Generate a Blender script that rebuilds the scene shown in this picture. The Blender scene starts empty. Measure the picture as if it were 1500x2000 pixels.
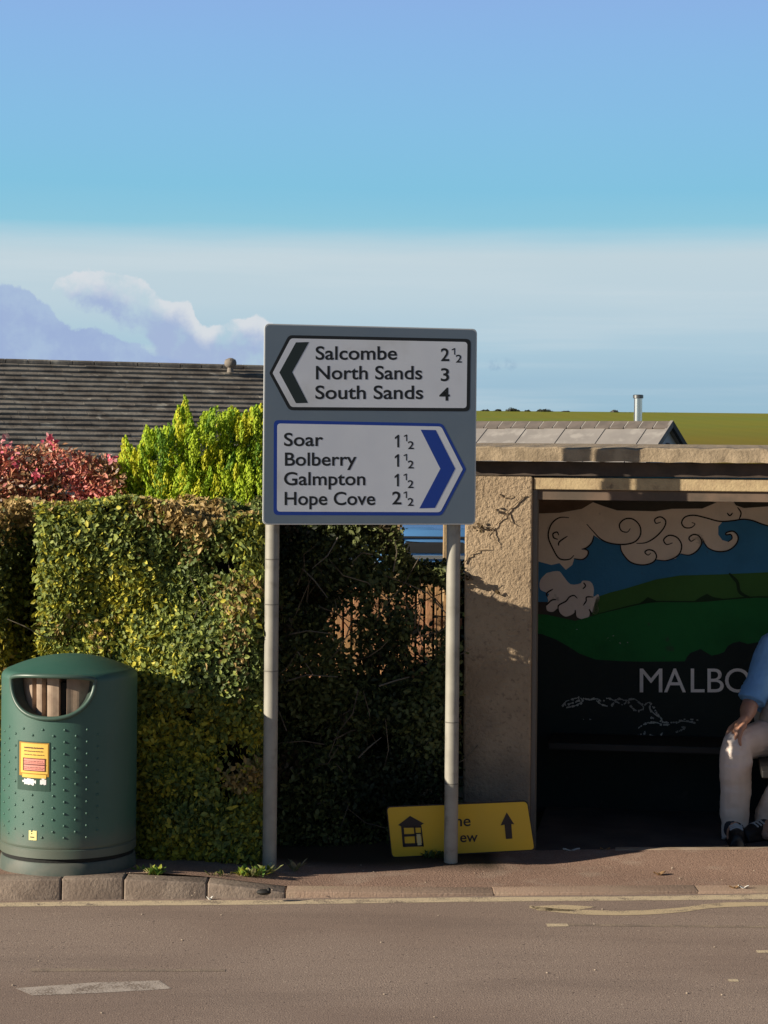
import bpy, bmesh, math, random
import numpy as np
from mathutils import Vector, Matrix

S = bpy.context.scene
COL = S.collection
R = math.radians
rng = np.random.default_rng(7)
random.seed(7)

# ------------------------------------------------------------------ camera
F, CX, HY, CZ = 4000.0, 750.0, 890.0, 1.95      # focal length in photo pixels, principal point, eye height
ROLL = R(0.5)
cam = bpy.data.cameras.new('camera'); cam_o = bpy.data.objects.new('camera', cam); COL.objects.link(cam_o)
cam.sensor_fit = 'VERTICAL'; cam.sensor_height = 36.0; cam.lens = F / 2000 * 36
cam.shift_y = -(1000 - HY) / 2000
cam.clip_start = 0.1; cam.clip_end = 5000
cam_o.location = (0, 0, CZ); cam_o.rotation_euler = (R(90), -ROLL, 0)
S.camera = cam_o

# ------------------------------------------------------------------ light, sky, exposure
SUN_TH, SUN_EL = R(20.05), R(18.8)               # light travels to (+cos, +sin) of SUN_TH
sd = Vector((-math.cos(SUN_TH) * math.cos(SUN_EL), -math.sin(SUN_TH) * math.cos(SUN_EL), math.sin(SUN_EL)))
sl = bpy.data.lights.new('sun', 'SUN'); sl.energy = 5.0; sl.angle = R(0.35); sl.color = (1.0, 0.89, 0.72)
so = bpy.data.objects.new('sun', sl); COL.objects.link(so); so.location = sd * 60
so.rotation_euler = sd.to_track_quat('Z', 'Y').to_euler()
S.view_settings.view_transform = 'Standard'; S.view_settings.look = 'None'
S.view_settings.exposure = 0.55; S.view_settings.gamma = 1.0; S.view_settings.use_curve_mapping = False

W = bpy.data.worlds.new('World'); S.world = W; W.use_nodes = True


class NT:
    """small node-tree helper"""
    def __init__(s, tree): s.t = tree
    def n(s, typ, **kw):
        nd = s.t.nodes.new(typ)
        for k, v in kw.items(): setattr(nd, k, v)
        return nd
    def link(s, a, b): s.t.links.new(a, b)
    def val(s, sock, v):
        if isinstance(v, bpy.types.NodeSocket): s.link(v, sock)
        else: sock.default_value = v
    def math(s, op, a, b=0.0, c=0.0, clamp=False):
        nd = s.n('ShaderNodeMath', operation=op, use_clamp=clamp)
        for i, v in enumerate((a, b, c)): s.val(nd.inputs[i], v)
        return nd.outputs[0]
    def ramp(s, fac, stops, interp='LINEAR'):
        nd = s.n('ShaderNodeValToRGB'); nd.color_ramp.interpolation = interp
        e = nd.color_ramp.elements
        while len(e) < len(stops): e.new(0.5)
        for k, (p, c) in enumerate(stops):
            e[k].position = p; e[k].color = (c[0], c[1], c[2], 1) if hasattr(c, '__len__') else (c, c, c, 1)
        s.val(nd.inputs[0], fac); return nd.outputs[0]
    def mix(s, fac, a, b, blend='MIX'):
        nd = s.n('ShaderNodeMix', data_type='RGBA', blend_type=blend)
        s.val(nd.inputs[0], fac)
        for i, v in ((6, a), (7, b)):
            if isinstance(v, bpy.types.NodeSocket): s.link(v, nd.inputs[i])
            else: nd.inputs[i].default_value = (v[0], v[1], v[2], 1)
        return nd.outputs[2]
    def noise(s, vec, scale, detail=3.0, rough=0.55, dim='3D'):
        nd = s.n('ShaderNodeTexNoise', noise_dimensions=dim)
        if vec is not None: s.link(vec, nd.inputs['Vector'])
        nd.inputs['Scale'].default_value = scale; nd.inputs['Detail'].default_value = detail
        nd.inputs['Roughness'].default_value = rough
        return nd.outputs['Fac']
    def smooth(s, x, a, b):
        nd = s.n('ShaderNodeMapRange', interpolation_type='SMOOTHSTEP')
        s.val(nd.inputs[0], x); s.val(nd.inputs[1], a); s.val(nd.inputs[2], b)
        nd.inputs[3].default_value = 0; nd.inputs[4].default_value = 1
        return nd.outputs[0]


def lin(r, g, b):
    f = lambda c: (c / 255 / 12.92) if c / 255 <= 0.04045 else ((c / 255 + 0.055) / 1.055) ** 2.4
    return (f(r), f(g), f(b))


def build_world():
    w = NT(W.node_tree); bg = W.node_tree.nodes['Background']
    sky = w.n('ShaderNodeTexSky', sky_type='NISHITA'); sky.sun_disc = False
    sky.sun_elevation = SUN_EL; sky.sun_rotation = math.atan2(sd.x, sd.y)
    sky.air_density = 0.65; sky.dust_density = 0.0; sky.ozone_density = 2.0
    geo = w.n('ShaderNodeTexCoord'); vec = geo.outputs['Generated']
    sep = w.n('ShaderNodeSeparateXYZ'); w.link(vec, sep.inputs[0])
    x, y, z = sep.outputs
    # the low sky over the horizon: clear blue above, a pale veil of high cloud below
    mp0 = w.n('ShaderNodeMapping'); w.link(vec, mp0.inputs[0]); mp0.inputs['Scale'].default_value = (1, 1, 9)
    warm = w.noise(mp0.outputs[0], 3.5, 6, 0.6)
    el = w.math('ADD', z, w.math('MULTIPLY', w.math('SUBTRACT', warm, 0.5), 0.014))
    t = w.math('MULTIPLY', el, 1 / 0.3)
    G = SKYGAIN
    c = lambda r, g, b: tuple(v * G for v in lin(r, g, b))
    low = w.ramp(t, [(0.0, c(172, 196, 208)), (0.07, c(155, 189, 208)), (0.12, c(158, 191, 211)), (0.18, c(172, 201, 217)),
                     (0.25, c(188, 209, 220)), (0.322, c(192, 211, 220)), (0.342, c(178, 208, 221)), (0.372, c(142, 199, 221)),
                     (0.43, c(131, 194, 223)), (0.53, c(134, 190, 227)), (0.66, c(137, 183, 229)), (0.80, c(141, 173, 228))])
    # streaks in the veil
    mp = w.n('ShaderNodeMapping'); w.link(vec, mp.inputs[0]); mp.inputs['Scale'].default_value = (2, 2, 40)
    st = w.noise(mp.outputs[0], 1.6, 4, 0.6)
    low = w.mix(w.math('MULTIPLY', w.smooth(el, 0.12, 0.09), w.math('MULTIPLY', w.smooth(st, 0.45, 0.75), 0.35)), low, c(208, 220, 226))
    # cumulus low on the left, by direction: az = x/y, h = z/y
    yy = w.math('MAXIMUM', y, 0.05)
    az = w.math('DIVIDE', x, yy); h = w.math('DIVIDE', z, yy)
    cb = w.n('ShaderNodeCombineXYZ'); w.link(az, cb.inputs[0]); w.link(h, cb.inputs[1])
    p = cb.outputs[0]
    n1 = w.noise(p, 45, 5, 0.62, '2D'); n2 = w.noise(p, 28, 5, 0.6, '2D'); n3 = w.noise(p, 90, 4, 0.6, '2D')
    def curve(pts):   # cloud top as height over azimuth; pts in photo pixels turned into directions
        fc = w.n('ShaderNodeFloatCurve'); cu = fc.mapping.curves[0]
        P = [((px_ - 750) / 4000 * 2 + 0.6, (890 - py_) / 4000 * 8) for px_, py_ in pts]
        cu.points[0].location = P[0]; cu.points[1].location = P[-1]
        for q in P[1:-1]: cu.points.new(*q)
        fc.mapping.update()
        w.link(w.math('ADD', w.math('MULTIPLY', az, 2.0), 0.6, clamp=True), fc.inputs['Value'])
        return w.math('DIVIDE', fc.outputs[0], 8.0)
    top1 = curve([(-450, 640), (-150, 600), (0, 560), (40, 567), (85, 600), (135, 640), (180, 642), (240, 668), (330, 700), (420, 725), (560, 800), (1000, 905), (1250, 905)])
    top2 = curve([(-450, 760), (40, 780), (88, 640), (105, 548), (170, 538), (265, 545), (305, 572), (370, 602), (402, 635), (430, 628), (475, 620), (530, 640), (620, 720), (760, 905), (1250, 905)])
    d2 = w.math('SUBTRACT', w.math('ADD', top2, w.math('MULTIPLY', w.math('SUBTRACT', n1, 0.5), 0.016)), h)
    bot2 = curve([(-450, 905), (60, 640), (95, 578), (150, 600), (205, 622), (260, 645), (300, 690), (345, 770), (420, 905), (1250, 905)])
    b2 = w.math('SUBTRACT', h, w.math('ADD', bot2, w.math('MULTIPLY', w.math('SUBTRACT', n3, 0.5), 0.014)))
    a2 = w.math('MULTIPLY', w.smooth(b2, -0.002, 0.004), w.math('MULTIPLY', w.smooth(d2, -0.0004, 0.0014), w.smooth(n2, 0.12, 0.36)))
    gap = w.smooth(n2, 0.72, 0.46)
    body2 = w.mix(w.smooth(d2, 0.004, 0.015), c(214, 220, 226), c(165, 183, 215))
    low = w.mix(w.math('MULTIPLY', a2, gap), low, body2)
    d1 = w.math('SUBTRACT', w.math('ADD', top1, w.math('MULTIPLY', w.math('SUBTRACT', n3, 0.5), 0.010)), h)
    a1 = w.smooth(d1, -0.0004, 0.0016)
    body1 = w.mix(w.smooth(n1, 0.35, 0.7), c(157, 176, 214), c(168, 189, 218))
    low = w.mix(w.math('MULTIPLY', a1, 0.93), low, body1)
    # small dark puff right of the sign
    q1 = w.math('DIVIDE', w.math('SUBTRACT', az, 0.0575), 0.0095); q2 = w.math('DIVIDE', w.math('SUBTRACT', h, 0.0435), 0.0055)
    rr = w.math('ADD', w.math('MULTIPLY', q1, q1), w.math('MULTIPLY', q2, q2))
    puff = w.math('MULTIPLY', w.smooth(rr, 1.1, 0.0), w.smooth(n3, 0.42, 0.62))
    low = w.mix(w.math('MULTIPLY', puff, 0.5), low, c(135, 165, 195))
    gate = w.smooth(y, 0.0, 0.25)
    fac = w.math('MULTIPLY', w.smooth(z, 0.42, 0.24), gate)
    nish = w.mix(1.0, sky.outputs[0], (SKYSTR, SKYSTR, SKYSTR), 'MULTIPLY')
    w.link(w.mix(fac, nish, low), bg.inputs[0]); bg.inputs[1].default_value = 1.0


SKYSTR = 0.05
SKYGAIN = 1 / 2 ** 0.55
build_world()


# ------------------------------------------------------------------ geometry helpers
def deroll(x, y):
    c, s = math.cos(ROLL), math.sin(ROLL)
    return CX + c * (x - CX) + s * (y - HY), HY - s * (x - CX) + c * (y - HY)


def P(x, y, Y):
    """a photo pixel at depth Y as a point of the place"""
    a, b = deroll(x, y)
    return Vector(((a - CX) * Y / F, Y, CZ - (b - HY) * Y / F))


def onplane(x, y, p0, n):
    a, b = deroll(x, y)
    d = Vector(((a - CX) / F, 1, -(b - HY) / F)); o = Vector((0, 0, CZ))
    return o + d * ((Vector(p0) - o).dot(n) / d.dot(n))


def onground(x, y, z=0.0):
    return onplane(x, y, (0, 0, z), Vector((0, 0, 1)))


ORG = {}


def origin_of(o):
    return ORG.get(o.name, Vector((0, 0, 0))) if o is not None else Vector((0, 0, 0))


def tag(o, label=None, cat=None, group=None, kind=None):
    if label: o['label'] = label
    if cat: o['category'] = cat
    if group: o['group'] = group
    if kind: o['kind'] = kind
    return o


def thing(name, loc, label, cat, group=None, kind=None):
    o = bpy.data.objects.new(name, None); COL.objects.link(o); o.location = loc; o.empty_display_size = 0.1
    ORG[o.name] = Vector(loc)
    return tag(o, label, cat, group, kind)


class MB:
    def __init__(s): s.v = []; s.f = []
    def add(s, vs, fs):
        k = len(s.v); s.v.extend(tuple(v) for v in vs); s.f.extend(tuple(i + k for i in f) for f in fs); return s
    def hexa(s, c):     # 8 corners: bottom 4 ccw, top 4 ccw
        return s.add(c, [(3, 2, 1, 0), (4, 5, 6, 7), (0, 1, 5, 4), (1, 2, 6, 5), (2, 3, 7, 6), (3, 0, 4, 7)])
    def box(s, c, size, M=None):
        x, y, z = (d / 2 for d in size)
        pts = [Vector(p) for p in ((-x, -y, -z), (x, -y, -z), (x, y, -z), (-x, y, -z), (-x, -y, z), (x, -y, z), (x, y, z), (-x, y, z))]
        if M is not None: pts = [M @ p for p in pts]
        c = Vector(c); return s.hexa([p + c for p in pts])
    def obox(s, o, u, v, w, a, b, c):  # oriented box from origin, axes u v w with ranges
        o, u, v, w = Vector(o), Vector(u), Vector(v), Vector(w)
        q = lambda i, j, k: o + u * a[i] + v * b[j] + w * c[k]
        return s.hexa([q(0, 0, 0), q(1, 0, 0), q(1, 1, 0), q(0, 1, 0), q(0, 0, 1), q(1, 0, 1), q(1, 1, 1), q(0, 1, 1)])
    def prism(s, pts, off):   # polygon extruded by vector off
        n = len(pts); off = Vector(off); pts = [Vector(p) for p in pts]
        return s.add(pts + [p + off for p in pts], [tuple(range(n))[::-1], tuple(range(n, 2 * n))] + [(i, (i + 1) % n, n + (i + 1) % n, n + i) for i in range(n)])
    def sheet(s, pts): return s.add(pts, [tuple(range(len(pts)))])
    def tube(s, path, rad, n=10, caps=True):
        path = [Vector(p) for p in path]; m = len(path)
        if not hasattr(rad, '__len__'): rad = [rad] * m
        t0 = (path[1] - path[0]).normalized()
        ref = Vector((0, 0, 1)) if abs(t0.z) < 0.9 else Vector((1, 0, 0))
        u = t0.cross(ref).normalized(); vs = []
        for i in range(m):
            t = (path[min(i + 1, m - 1)] - path[max(i - 1, 0)]).normalized()
            u = (u - t * u.dot(t)).normalized(); v = t.cross(u)
            for k in range(n):
                a = 2 * math.pi * k / n; vs.append(path[i] + (u * math.cos(a) + v * math.sin(a)) * rad[i])
        fs = [(i * n + k, i * n + (k + 1) % n, (i + 1) * n + (k + 1) % n, (i + 1) * n + k) for i in range(m - 1) for k in range(n)]
        if caps: fs += [tuple(range(n))[::-1], tuple(range((m - 1) * n, m * n))]
        return s.add(vs, fs)
    def ball(s, c, r, sc=(1, 1, 1), n=12, m=8, M=None):
        c = Vector(c); vs = [Vector((0, 0, -1))]; fs = []
        for j in range(1, m):
            b = -math.pi / 2 + math.pi * j / m
            for k in range(n):
                a = 2 * math.pi * k / n; vs.append(Vector((math.cos(a) * math.cos(b), math.sin(a) * math.cos(b), math.sin(b))))
        vs.append(Vector((0, 0, 1)))
        for k in range(n):
            fs.append((0, 1 + (k + 1) % n, 1 + k)); q = 1 + (m - 2) * n
            fs.append((q + k, q + (k + 1) % n, len(vs) - 1))
        for j in range(m - 2):
            for k in range(n):
                q = 1 + j * n; fs.append((q + k, q + (k + 1) % n, q + n + (k + 1) % n, q + n + k))
        out = []
        for v in vs:
            w = Vector((v.x * r * sc[0], v.y * r * sc[1], v.z * r * sc[2]))
            out.append(c + (M @ w if M is not None else w))
        return s.add(out, fs)
    def chain(s, pts):   # overlapping balls and tubes, for remeshing
        for (p, r) in pts: s.ball(p, r)
        for (p, r), (q, t) in zip(pts, pts[1:]): s.tube([p, q], [r, t], 14)
        return s
    def lathe(s, c, prof, n=48):
        c = Vector(c); m = len(prof)
        vs = [c + Vector((r * math.cos(2 * math.pi * k / n), r * math.sin(2 * math.pi * k / n), z)) for r, z in prof for k in range(n)]
        fs = [(i * n + k, i * n + (k + 1) % n, (i + 1) * n + (k + 1) % n, (i + 1) * n + k) for i in range(m - 1) for k in range(n)]
        return s.add(vs, fs)
    def build(s, name, mat, parent=None, bevel=0.0, smooth=False, seg=2, sharp=35):
        me = bpy.data.meshes.new(name); org = origin_of(parent)
        me.from_pydata([(v[0] - org[0], v[1] - org[1], v[2] - org[2]) for v in s.v], [], s.f)
        bm = bmesh.new(); bm.from_mesh(me); bmesh.ops.recalc_face_normals(bm, faces=bm.faces)
        if bevel > 0:
            es = [e for e in bm.edges if len(e.link_faces) == 2 and e.calc_face_angle(0) > R(30)]
            bmesh.ops.bevel(bm, geom=es, offset=bevel, segments=seg, profile=0.5, affect='EDGES', clamp_overlap=True)
        if smooth:
            for f in bm.faces: f.smooth = True
            for e in bm.edges:
                if len(e.link_faces) == 2 and e.calc_face_angle(0) > R(sharp): e.smooth = False
        bm.to_mesh(me); bm.free()
        me.materials.append(mat)
        o = bpy.data.objects.new(name, me); COL.objects.link(o)
        if parent is not None: o.parent = parent; ORG[o.name] = org
        return o


def remeshed(mb, name, mat, parent=None, voxel=0.008, smooth=4):
    o = mb.build(name, mat, parent)
    m = o.modifiers.new('r', 'REMESH'); m.mode = 'VOXEL'; m.voxel_size = voxel; m.use_smooth_shade = True
    k = o.modifiers.new('s', 'SMOOTH'); k.iterations = smooth; k.factor = 0.5
    dg = bpy.context.evaluated_depsgraph_get(); dg.update()
    me = bpy.data.meshes.new_from_object(o.evaluated_get(dg)); o.modifiers.clear()
    o.data = me; me.name = name
    if not me.materials: me.materials.append(mat)
    for p in me.polygons: p.use_smooth = True
    return o


def folds(o, freq, amp, seed):
    co = np.empty(len(o.data.vertices) * 3); o.data.vertices.foreach_get('co', co); co = co.reshape(-1, 3)
    nr = np.array([v.normal[:] for v in o.data.vertices])
    d = vnoise(co * np.array(freq), seed) - 0.5 + 0.5 * np.abs(vnoise(co * np.array(freq) * 1.9 + 5, seed + 1) - 0.5)
    o.data.vertices.foreach_set('co', (co + nr * (d * amp)[:, None]).ravel()); o.data.update()


def catmull(pts, k=6):
    pts = [np.array(p, float) for p in pts]; out = []
    for i in range(len(pts) - 1):
        a = pts[max(i - 1, 0)]; b = pts[i]; c = pts[i + 1]; d = pts[min(i + 2, len(pts) - 1)]
        for j in range(k):
            t = j / k
            out.append(0.5 * (2 * b + (c - a) * t + (2 * a - 5 * b + 4 * c - d) * t * t + (3 * b - a - 3 * c + d) * t ** 3))
    out.append(pts[-1]); return out


def vnoise(p, seed=0):
    """value noise on an (n,3) array, 0..1"""
    p = np.asarray(p, float); i = np.floor(p).astype(np.int64); f = p - i; f = f * f * (3 - 2 * f)
    def hsh(a, b, c):
        n = (a * 374761393 + b * 668265263 + c * 2147483647 + seed * 974634777) & 0xFFFFFFFF
        n = ((n ^ (n >> 13)) * 1274126177) & 0xFFFFFFFF
        return ((n ^ (n >> 16)) & 0xFFFF) / 65535.0
    r = 0
    for dx in (0, 1):
        for dy in (0, 1):
            for dz in (0, 1):
                w = (f[:, 0] if dx else 1 - f[:, 0]) * (f[:, 1] if dy else 1 - f[:, 1]) * (f[:, 2] if dz else 1 - f[:, 2])
                r = r + w * hsh(i[:, 0] + dx, i[:, 1] + dy, i[:, 2] + dz)
    return r


# ------------------------------------------------------------------ materials
MATS = {}


def mat(name, col, rough=0.6, col2=None, scale=6.0, spread=(0.35, 0.65), detail=4, bump=0.0, bscale=60.0, metal=0.0, spec=0.5, coat=0.0,
        col3=None, s3=1.5, spread3=(0.5, 0.7), extra=None):
    if name in MATS: return MATS[name]
    m = bpy.data.materials.new(name); m.use_nodes = True; t = NT(m.node_tree); b = m.node_tree.nodes['Principled BSDF']
    b.inputs['Roughness'].default_value = rough; b.inputs['Metallic'].default_value = metal
    b.inputs['Specular IOR Level'].default_value = spec; b.inputs['Coat Weight'].default_value = coat
    tc = t.n('ShaderNodeTexCoord').outputs['Object']
    c = None
    if col2 is not None:
        c = t.mix(t.smooth(t.noise(tc, scale, detail), *spread), col, col2)
    if col3 is not None:
        c = t.mix(t.smooth(t.noise(tc, s3, 5), *spread3), c if c is not None else col, col3)
    if extra: c = extra(t, tc, c if c is not None else col)
    if c is None: b.inputs['Base Color'].default_value = (*col, 1)
    else: t.link(c, b.inputs['Base Color'])
    if bump:
        bp = t.n('ShaderNodeBump'); bp.inputs['Strength'].default_value = 1.0; bp.inputs['Distance'].default_value = bump
        t.link(t.noise(tc, bscale, 4, 0.6), bp.inputs['Height']); t.link(bp.outputs[0], b.inputs['Normal'])
    MATS[name] = m; return m


def leaf_mat(name, rough=0.5, trans=0.3, spec=0.4):
    m = bpy.data.materials.new(name); m.use_nodes = True; t = NT(m.node_tree); b = m.node_tree.nodes['Principled BSDF']
    at = t.n('ShaderNodeAttribute'); at.attribute_name = 'leaf_colour'
    t.link(at.outputs['Color'], b.inputs['Base Color']); b.inputs['Roughness'].default_value = rough; b.inputs['Specular IOR Level'].default_value = spec
    tr = t.n('ShaderNodeBsdfTranslucent'); t.link(at.outputs['Color'], tr.inputs['Color'])
    mx = t.n('ShaderNodeMixShader'); mx.inputs[0].default_value = trans
    t.link(b.outputs[0], mx.inputs[1]); t.link(tr.outputs[0], mx.inputs[2])
    t.link(mx.outputs[0], m.node_tree.nodes['Material Output'].inputs['Surface'])
    return m


def leaves(name, m, pos, nrm, along, size, cols, parent=None, aspect=0.5, fold=0.25):
    """one mesh of many small folded leaves: pos, facing, growing direction, length and colour per leaf"""
    n = len(pos); nrm = nrm / np.linalg.norm(nrm, axis=1, keepdims=True)
    al = along - nrm * np.sum(along * nrm, axis=1, keepdims=True); al /= np.linalg.norm(al, axis=1, keepdims=True) + 1e-9
    sd_ = np.cross(nrm, al); L = size[:, None]
    a = pos - al * L * 0.5; b = pos + al * L * 0.5
    mid = pos - al * L * 0.05; w = L * aspect * 0.5
    l = mid + sd_ * w + nrm * w * fold; r = mid - sd_ * w + nrm * w * fold
    l2 = pos + al * L * 0.28 + sd_ * w * 0.75 + nrm * w * fold; r2 = pos + al * L * 0.28 - sd_ * w * 0.75 + nrm * w * fold
    V = np.stack([a, l, l2, b, r2, r], 1).reshape(-1, 3) - np.array(origin_of(parent))
    base = np.arange(n)[:, None] * 6
    Fq = np.concatenate([base + np.array([0, 3, 2, 1]), base + np.array([0, 5, 4, 3])], 1).reshape(-1)
    me = bpy.data.meshes.new(name); me.vertices.add(len(V)); me.vertices.foreach_set('co', V.ravel().astype(np.float32))
    me.loops.add(len(Fq)); me.loops.foreach_set('vertex_index', Fq.astype(np.int32))
    nf = 2 * n; me.polygons.add(nf); me.polygons.foreach_set('loop_start', (np.arange(nf) * 4).astype(np.int32))
    me.update(calc_edges=True); me.validate()
    at = me.color_attributes.new('leaf_colour', 'FLOAT_COLOR', 'POINT')
    C = np.ones((n, 6, 4), np.float32); C[:, :, :3] = cols[:, None, :]
    at.data.foreach_set('color', C.ravel())
    me.materials.append(m)
    o = bpy.data.objects.new(name, me); COL.objects.link(o)
    if parent is not None: o.parent = parent; ORG[o.name] = origin_of(parent)
    return o


def unit(n):
    v = rng.normal(size=(n, 3)); return v / np.linalg.norm(v, axis=1, keepdims=True)


def palette(n, cols, weights, jitter=0.2):
    c = np.array(cols)[rng.choice(len(cols), n, p=np.array(weights) / sum(weights))]
    return c * (1 + rng.uniform(-jitter, jitter, (n, 1)))


def text_polys(s, bold=0.0):
    cu = bpy.data.curves.new('lettering', 'FONT'); cu.body = s; cu.offset = bold; cu.resolution_u = 5
    o = bpy.data.objects.new('lettering', cu); COL.objects.link(o)
    dg = bpy.context.evaluated_depsgraph_get(); dg.update()
    me = bpy.data.meshes.new_from_object(o.evaluated_get(dg))
    v = np.array([q.co[:2] for q in me.vertices]); f = [tuple(p.vertices) for p in me.polygons]
    bpy.data.objects.remove(o); bpy.data.curves.remove(cu); bpy.data.meshes.remove(me)
    return v, f


CAPH = 0.692     # cap height of the built-in face


def put_text(mb, s, x0, x1, ybase, cap, project, bold=0.015):
    """flat lettering fitted between x0 and x1 on its baseline, in picture units handed to project(x, y)"""
    v, f = text_polys(s, bold)
    lo, hi = v[:, 0].min(), v[:, 0].max()
    xs = x0 + (v[:, 0] - lo) / (hi - lo) * (x1 - x0); ys = ybase - v[:, 1] / CAPH * cap
    mb.add([project(a, b) for a, b in zip(xs, ys)], f)


def strip(mb, pts, width, project, k=6, taper=True):
    """a painted line of given width along a smooth curve, flat in its surface"""
    c = catmull(pts, k) if k > 1 else [np.array(p, float) for p in pts]
    n = len(c); vs = []
    for i in range(n):
        t = c[min(i + 1, n - 1)] - c[max(i - 1, 0)]; t = t / (np.linalg.norm(t) + 1e-9); nn = np.array([-t[1], t[0]])
        w = width * 0.5 * ((0.45 + 0.55 * min(1, 4 * min(i, n - 1 - i) / n + 0.15)) if taper else 1)
        vs += [project(*(c[i] + nn * w)), project(*(c[i] - nn * w))]
    mb.add(vs, [(2 * i, 2 * i + 1, 2 * i + 3, 2 * i + 2) for i in range(n - 1)])


# ------------------------------------------------------------------ the ground
def sstep(a, b, x):
    t = min(1, max(0, (x - a) / (b - a))); return t * t * (3 - 2 * t)


def kerb_y(X):                                       # foot of the kerb along the road
    return 8.90 + 0.088 * (max(X, -6) + 1.67) if X < 2.2 else 8.90 + 0.088 * 3.87 + 0.02 * (X - 2.2)


def front_y(X):                                      # line of the shelter front across the footway
    return 10.10 - 0.1405 * (X - 0.735) if X > 0.4 else 10.147


def kerb_h(X):                                       # full kerb on the left, dropped kerb on the right
    return 0.09 + (0.009 - 0.09) * sstep(-1.05, -0.15, X)


def back_z(X):
    if X < 0.35: return 0.055
    if X < 0.74: return 0.055 - 0.05 * (X - 0.35) / 0.39
    if X < 3: return 0.005 + 0.055 * (X - 0.74)
    return 0.129


def pave_z(X, Y):
    k = kerb_y(X) + 0.14; t = min(1, max(0, (Y - k) / (front_y(X) - 0.06 - k)))
    if X > 0.45 and Y > front_y(X) + 0.01: return -0.03
    return kerb_h(X) + (back_z(X) - kerb_h(X)) * t


def build_ground():
    # one sheet out to the horizon: gardens near by, the big field rising behind
    ys = np.concatenate([np.linspace(-60, 8, 10), np.linspace(9, 30, 12), np.linspace(40, 560, 66), np.linspace(580, 3500, 30)])
    xs = np.concatenate([np.linspace(-3000, -200, 15), np.linspace(-180, 180, 73), np.linspace(200, 3000, 15)])
    def z(x, y):
        if y < 55: return -0.03
        t = min(1, (y - 55) / 465)
        r = 13.35 * (t * 0.6 + 0.4 * t * t) + 0.25 * math.sin(x * 0.013 + 1.0) * t
        return -0.03 + r - max(0, y - 520) * 0.012
    v = [(x, y, z(x, y)) for y in ys for x in xs]; nx = len(xs)
    f = [(j * nx + i, j * nx + i + 1, (j + 1) * nx + i + 1, (j + 1) * nx + i) for j in range(len(ys) - 1) for i in range(nx - 1)]
    def ex(t, tc, c):
        sp = t.n('ShaderNodeSeparateXYZ'); t.link(tc, sp.inputs[0])
        crop = t.mix(t.smooth(t.noise(tc, 0.02, 4), 0.35, 0.65), (0.250, 0.240, 0.022), (0.215, 0.245, 0.028))
        crop = t.mix(t.smooth(sp.outputs[1], 120.0, 420.0), (0.235, 0.165, 0.014), crop)
        lanes = t.n('ShaderNodeTexWave'); t.link(tc, lanes.inputs['Vector']); lanes.inputs['Scale'].default_value = 0.05
        crop = t.mix(t.math('MULTIPLY', lanes.outputs['Fac'], 0.07), crop, (0.10, 0.09, 0.012))
        near = t.mix(t.smooth(t.noise(tc, 3, 4), 0.4, 0.6), (0.05, 0.06, 0.018), (0.06, 0.045, 0.025))
        return t.mix(t.smooth(sp.outputs[1], 46.0, 60.0), near, crop)
    m = mat('field_and_garden', (0.1, 0.1, 0.03), 0.95, extra=ex, spec=0.1)
    MB().add(v, f).build('ground', m, smooth=True)['kind'] = 'structure'

    def asphalt(t, tc, c):
        a = t.mix(t.smooth(t.noise(tc, 190, 2, 0.7), 0.30, 0.72), (0.185, 0.137, 0.112), (0.48, 0.37, 0.30))
        a = t.mix(t.smooth(t.noise(tc, 70, 2, 0.6), 0.60, 0.72), a, (0.54, 0.43, 0.34))
        a = t.mix(t.smooth(t.noise(tc, 60, 2, 0.6), 0.38, 0.28), a, (0.075, 0.058, 0.05))
        mp = t.n('ShaderNodeMapping'); t.link(tc, mp.inputs[0]); mp.inputs['Scale'].default_value = (0.5, 2.2, 1)
        wear = t.noise(mp.outputs[0], 1.3, 5, 0.6)
        patch = t.noise(tc, 0.55, 3, 0.5)
        a = t.mix(t.math('MULTIPLY', t.smooth(patch, 0.40, 0.62), 0.45), a, (0.225, 0.158, 0.125))
        return t.mix(t.math('MULTIPLY', t.smooth(wear, 0.45, 0.75), 0.35), a, (0.165, 0.125, 0.105))
    m = mat('road_asphalt', (0.2, 0.16, 0.12), 0.85, extra=asphalt, bump=0.0025, bscale=160, spec=0.25)
    n = 60; xs = np.linspace(-40, 40, n + 1)
    v = []; f = []
    for i, x in enumerate(xs): v += [(x, -12, 0), (x, kerb_y(x) + 0.10, 0)]
    f = [(2 * i, 2 * i + 2, 2 * i + 3, 2 * i + 1) for i in range(n)]
    MB().add(v, f).build('road', m)['kind'] = 'structure'

    # the footway, one sheet rising from kerb to shelter, running on into the shelter as its floor
    def tarmac(t, tc, c):
        a = t.mix(t.smooth(t.noise(tc, 170, 2, 0.7), 0.3, 0.7), (0.20, 0.128, 0.095), (0.43, 0.285, 0.215))
        a = t.mix(t.smooth(t.noise(tc, 80, 2), 0.68, 0.8), a, (0.36, 0.26, 0.17))
        sp = t.n('ShaderNodeSeparateXYZ'); t.link(tc, sp.inputs[0])
        a = t.mix(t.math('MULTIPLY', t.smooth(t.noise(tc, 4.5, 5, 0.65), 0.5, 0.68), 0.5), a, (0.42, 0.32, 0.25))
        back_dark = t.math('MULTIPLY', t.smooth(sp.outputs[1], 9.45, 9.7), t.smooth(sp.outputs[0], 0.62, 0.5))  # much darker along the back, left of the shelter opening
        return t.mix(back_dark, a, (0.045, 0.035, 0.022))
    m = mat('footway_tarmac', (0.2, 0.15, 0.1), 0.9, extra=tarmac, bump=0.005, bscale=120, spec=0.2)
    xs = np.concatenate([np.linspace(-30, -3, 10), np.linspace(-2.6, 4, 67), np.linspace(5, 30, 10)]); T = list(np.linspace(0, 1, 14)) + [1.005, 1.02, 1.2, 1.6, 2.4]
    v = []; nx = len(xs)
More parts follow.
